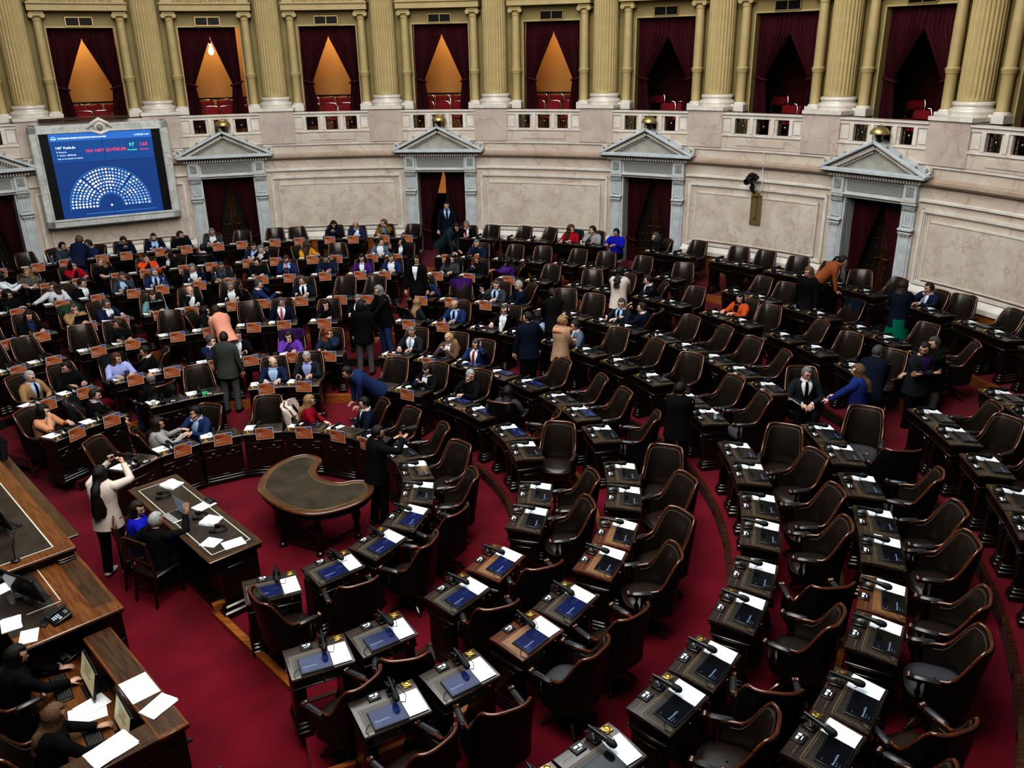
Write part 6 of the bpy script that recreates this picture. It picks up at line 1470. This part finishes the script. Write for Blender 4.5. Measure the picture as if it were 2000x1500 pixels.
# dark laptop in front of the woman in pale green, tablet stand before the man in tan
M = place(-28.6, 8.30, 1.45, turn=180); laptop(M @ Matrix.Translation((0, -.02, 0)), 'open black laptop before the woman in pale green and blue', 100, False)
M = place(-39.3, 8.33, 1.45, turn=180); laptop(M @ Matrix.Translation((.03, -.02, 0)) @ Matrix.Scale(.85, 4), 'open dark laptop before the man in tan sweater', 105, False)
# garments over chair backs
def garment(M, col, lab, name='draped_jacket', puffy=0.0, drop=.45, m=None):
    o = empty(name, M, lab, 'jacket' if 'cloth' not in lab else 'cloth'); g = MB()
    def f(u, v):
        p = -62+124*u; t = v*2-1; q = R(p); s, c = S(q), Cc(q); top = 1.075-.20*smooth((abs(p)-44)/30)
        x = .30*math.copysign(abs(s)**.62, s); y = -.29*abs(c)**.62
        if t < 0: z = top+t*drop*(.62+.38*Cc(q))*(.97+.03*S(u*9)) if False else min(top, 1.075)+t*drop*.9+(1.075-top)*min(1, -t)*.9; off = .045+puffy*abs(S(t*14)); return (x*(1+off), y-off-.085*max(0, (z-.45)/.55)*c+.01*S(u*22), z)
        z = top-t*drop*.7; return (x*.88, y+.055+puffy*abs(S(t*14))-.085*max(0, (z-.45)/.55)*c+.008*S(u*26), z)
    g.grid(f, 30, 22, 0); g.grid(lambda u, v: tuple(Vector(f(u, v))+Vector((0, -.012 if v < .5 else .012, .012))), 30, 22, 0, flip=True)
    g.build('fabric', m or cloth(col), o, ang=75)
def seat_near(ri, az):
    return min((s for s in SEATS if s[0] == ri), key=lambda s: abs(s[1]-az))
GARM = [(4, 17.4, 'purple', 'purple cloth draped over the armchair in the fifth row', 'draped_cloth', 0, .42), (2, -5.7, 'plum', 'purple quilted jacket over the chair behind the woman in violet', 'draped_jacket', .012, .4),
 (4, -39.1, 'green', 'dark green jacket over the chair of the man in tan', 'draped_jacket', 0, .5), (6, 62.6, 'navyd', 'dark navy coat hanging over an empty chair at the right', 'draped_jacket', 0, .6), (0, 6.9, 'offwhite', 'beige coat over the chair of the blond woman in red', 'draped_jacket', 0, .55),
 (5, 11.8, 'charcoal', 'dark grey coat over the chair of the woman in turtleneck', 'draped_jacket', 0, .5), (7, -42.4, 'black', 'black coat over the empty chair at the left end of the back row', 'draped_jacket', 0, .5), (1, -51.7, 'charcoal', 'dark grey coat over the chair of the man with lilac collar', 'draped_jacket', 0, .5), (2, -39.2, 'charcoal', 'grey coat over the chair of the woman in pale blue', 'draped_jacket', 0, .5), (7, 24.9, 'tealdark', 'dark teal coat over the chair of the woman in red sweater', 'draped_jacket', 0, .4)]
DRAPE = {(a, b): x for a, b, *x in GARM}
X['dkgreen'] = mat('dark_green_cloth', (.02, .06, .03), .8, bump=.3, bscale=20)
# ------------------------------------------------------------------ one armchair behind every desk
TAKEN = globals().get('TAKEN', {})
for (ri, az), wh in SEATS.items():
    if (ri, az) in NOCHAIR: continue
    if (ri, az) in TAKEN:
        M = TAKEN[(ri, az)]
    else:
        t, dx, dy = TURN.get((ri, az), (random.uniform(-34, 34) if (ri >= 2 and az > 14) else random.uniform(-16, 16), random.uniform(-.02, .02), random.uniform(-.04, .03)))
        back = {0: .50, 1: .50, 3: .62, 5: .55, 7: .60}.get(ri, .56)
        M = place(az, ROWR[ri]+back, ROWZ[ri], turn=0, dx=dx, dy=dy) @ Matrix.Rotation(R(t), 4, 'Z')
    if ri >= 5: M = M @ Matrix.Diagonal((.94, .94, .93, 1))
    cov = (ri, az) in ((4, 120.0), (3, 78.0), (2, 76.7), (2, 132.9), (2, 142.5), (4, 98.2), (3, 72.2), (4, 87.2))
    c = put(chair1 if cov else chair0, M)
    c['label'] = ('leather armchair with grey seat cover behind desk ' if cov else 'dark leather armchair behind desk ') + wh
    c['group'] = 'leather armchairs of the chamber'
    if (ri, az) in DRAPE:
        col, lab, nm, pf, dr = DRAPE[(ri, az)]
        garment(M.copy(), col if col != 'green' else 'black', lab, nm, pf, dr, X['dkgreen'] if col == 'green' else None)
# ------------------------------------------------------------------ camera, light, world
cd = bpy.data.cameras.new('camera'); cam = bpy.data.objects.new('camera', cd); COL.objects.link(cam)
cd.sensor_fit = 'HORIZONTAL'; cd.sensor_width = 36; cd.lens = 36*FL/2000; cd.clip_end = 200; cd.clip_start = .1
Mx = Matrix((RT, UP, -fw)).transposed().to_4x4(); Mx.translation = CP; cam.matrix_world = Mx
SC.camera = cam
def area(name, loc, tgt, size, e, col=(1, 1, 1), sy=None):
    l = bpy.data.lights.new(name, 'AREA'); l.energy = e; l.color = col; l.size = size
    if sy: l.shape = 'RECTANGLE'; l.size_y = sy
    o = bpy.data.objects.new(name, l); COL.objects.link(o); o.location = loc
    o.rotation_euler = (Vector(tgt)-Vector(loc)).to_track_quat('-Z', 'Y').to_euler(); return o
area('skylight_lamp', (2, 2, 15), (2, 2, 0), 13, 2100, (.90, .96, 1.0))
area('wall_fill', (2, -6, 12.5), (2, 12, 3), 7, 1500, (1, .95, .86))  # added fill aimed at the curved wall to brighten it, no fixture there
w = bpy.data.worlds.new('world'); SC.world = w; w.use_nodes = True
w.node_tree.nodes['Background'].inputs[0].default_value = (.55, .6, .7, 1); w.node_tree.nodes['Background'].inputs[1].default_value = .12
SC.view_settings.view_transform = 'Standard'; SC.view_settings.look = 'High Contrast'; SC.view_settings.exposure = 0.0
SC.cycles.use_denoising = True
SC.cycles.max_bounces = 5; SC.cycles.diffuse_bounces = 2; SC.cycles.glossy_bounces = 2; SC.cycles.transmission_bounces = 3
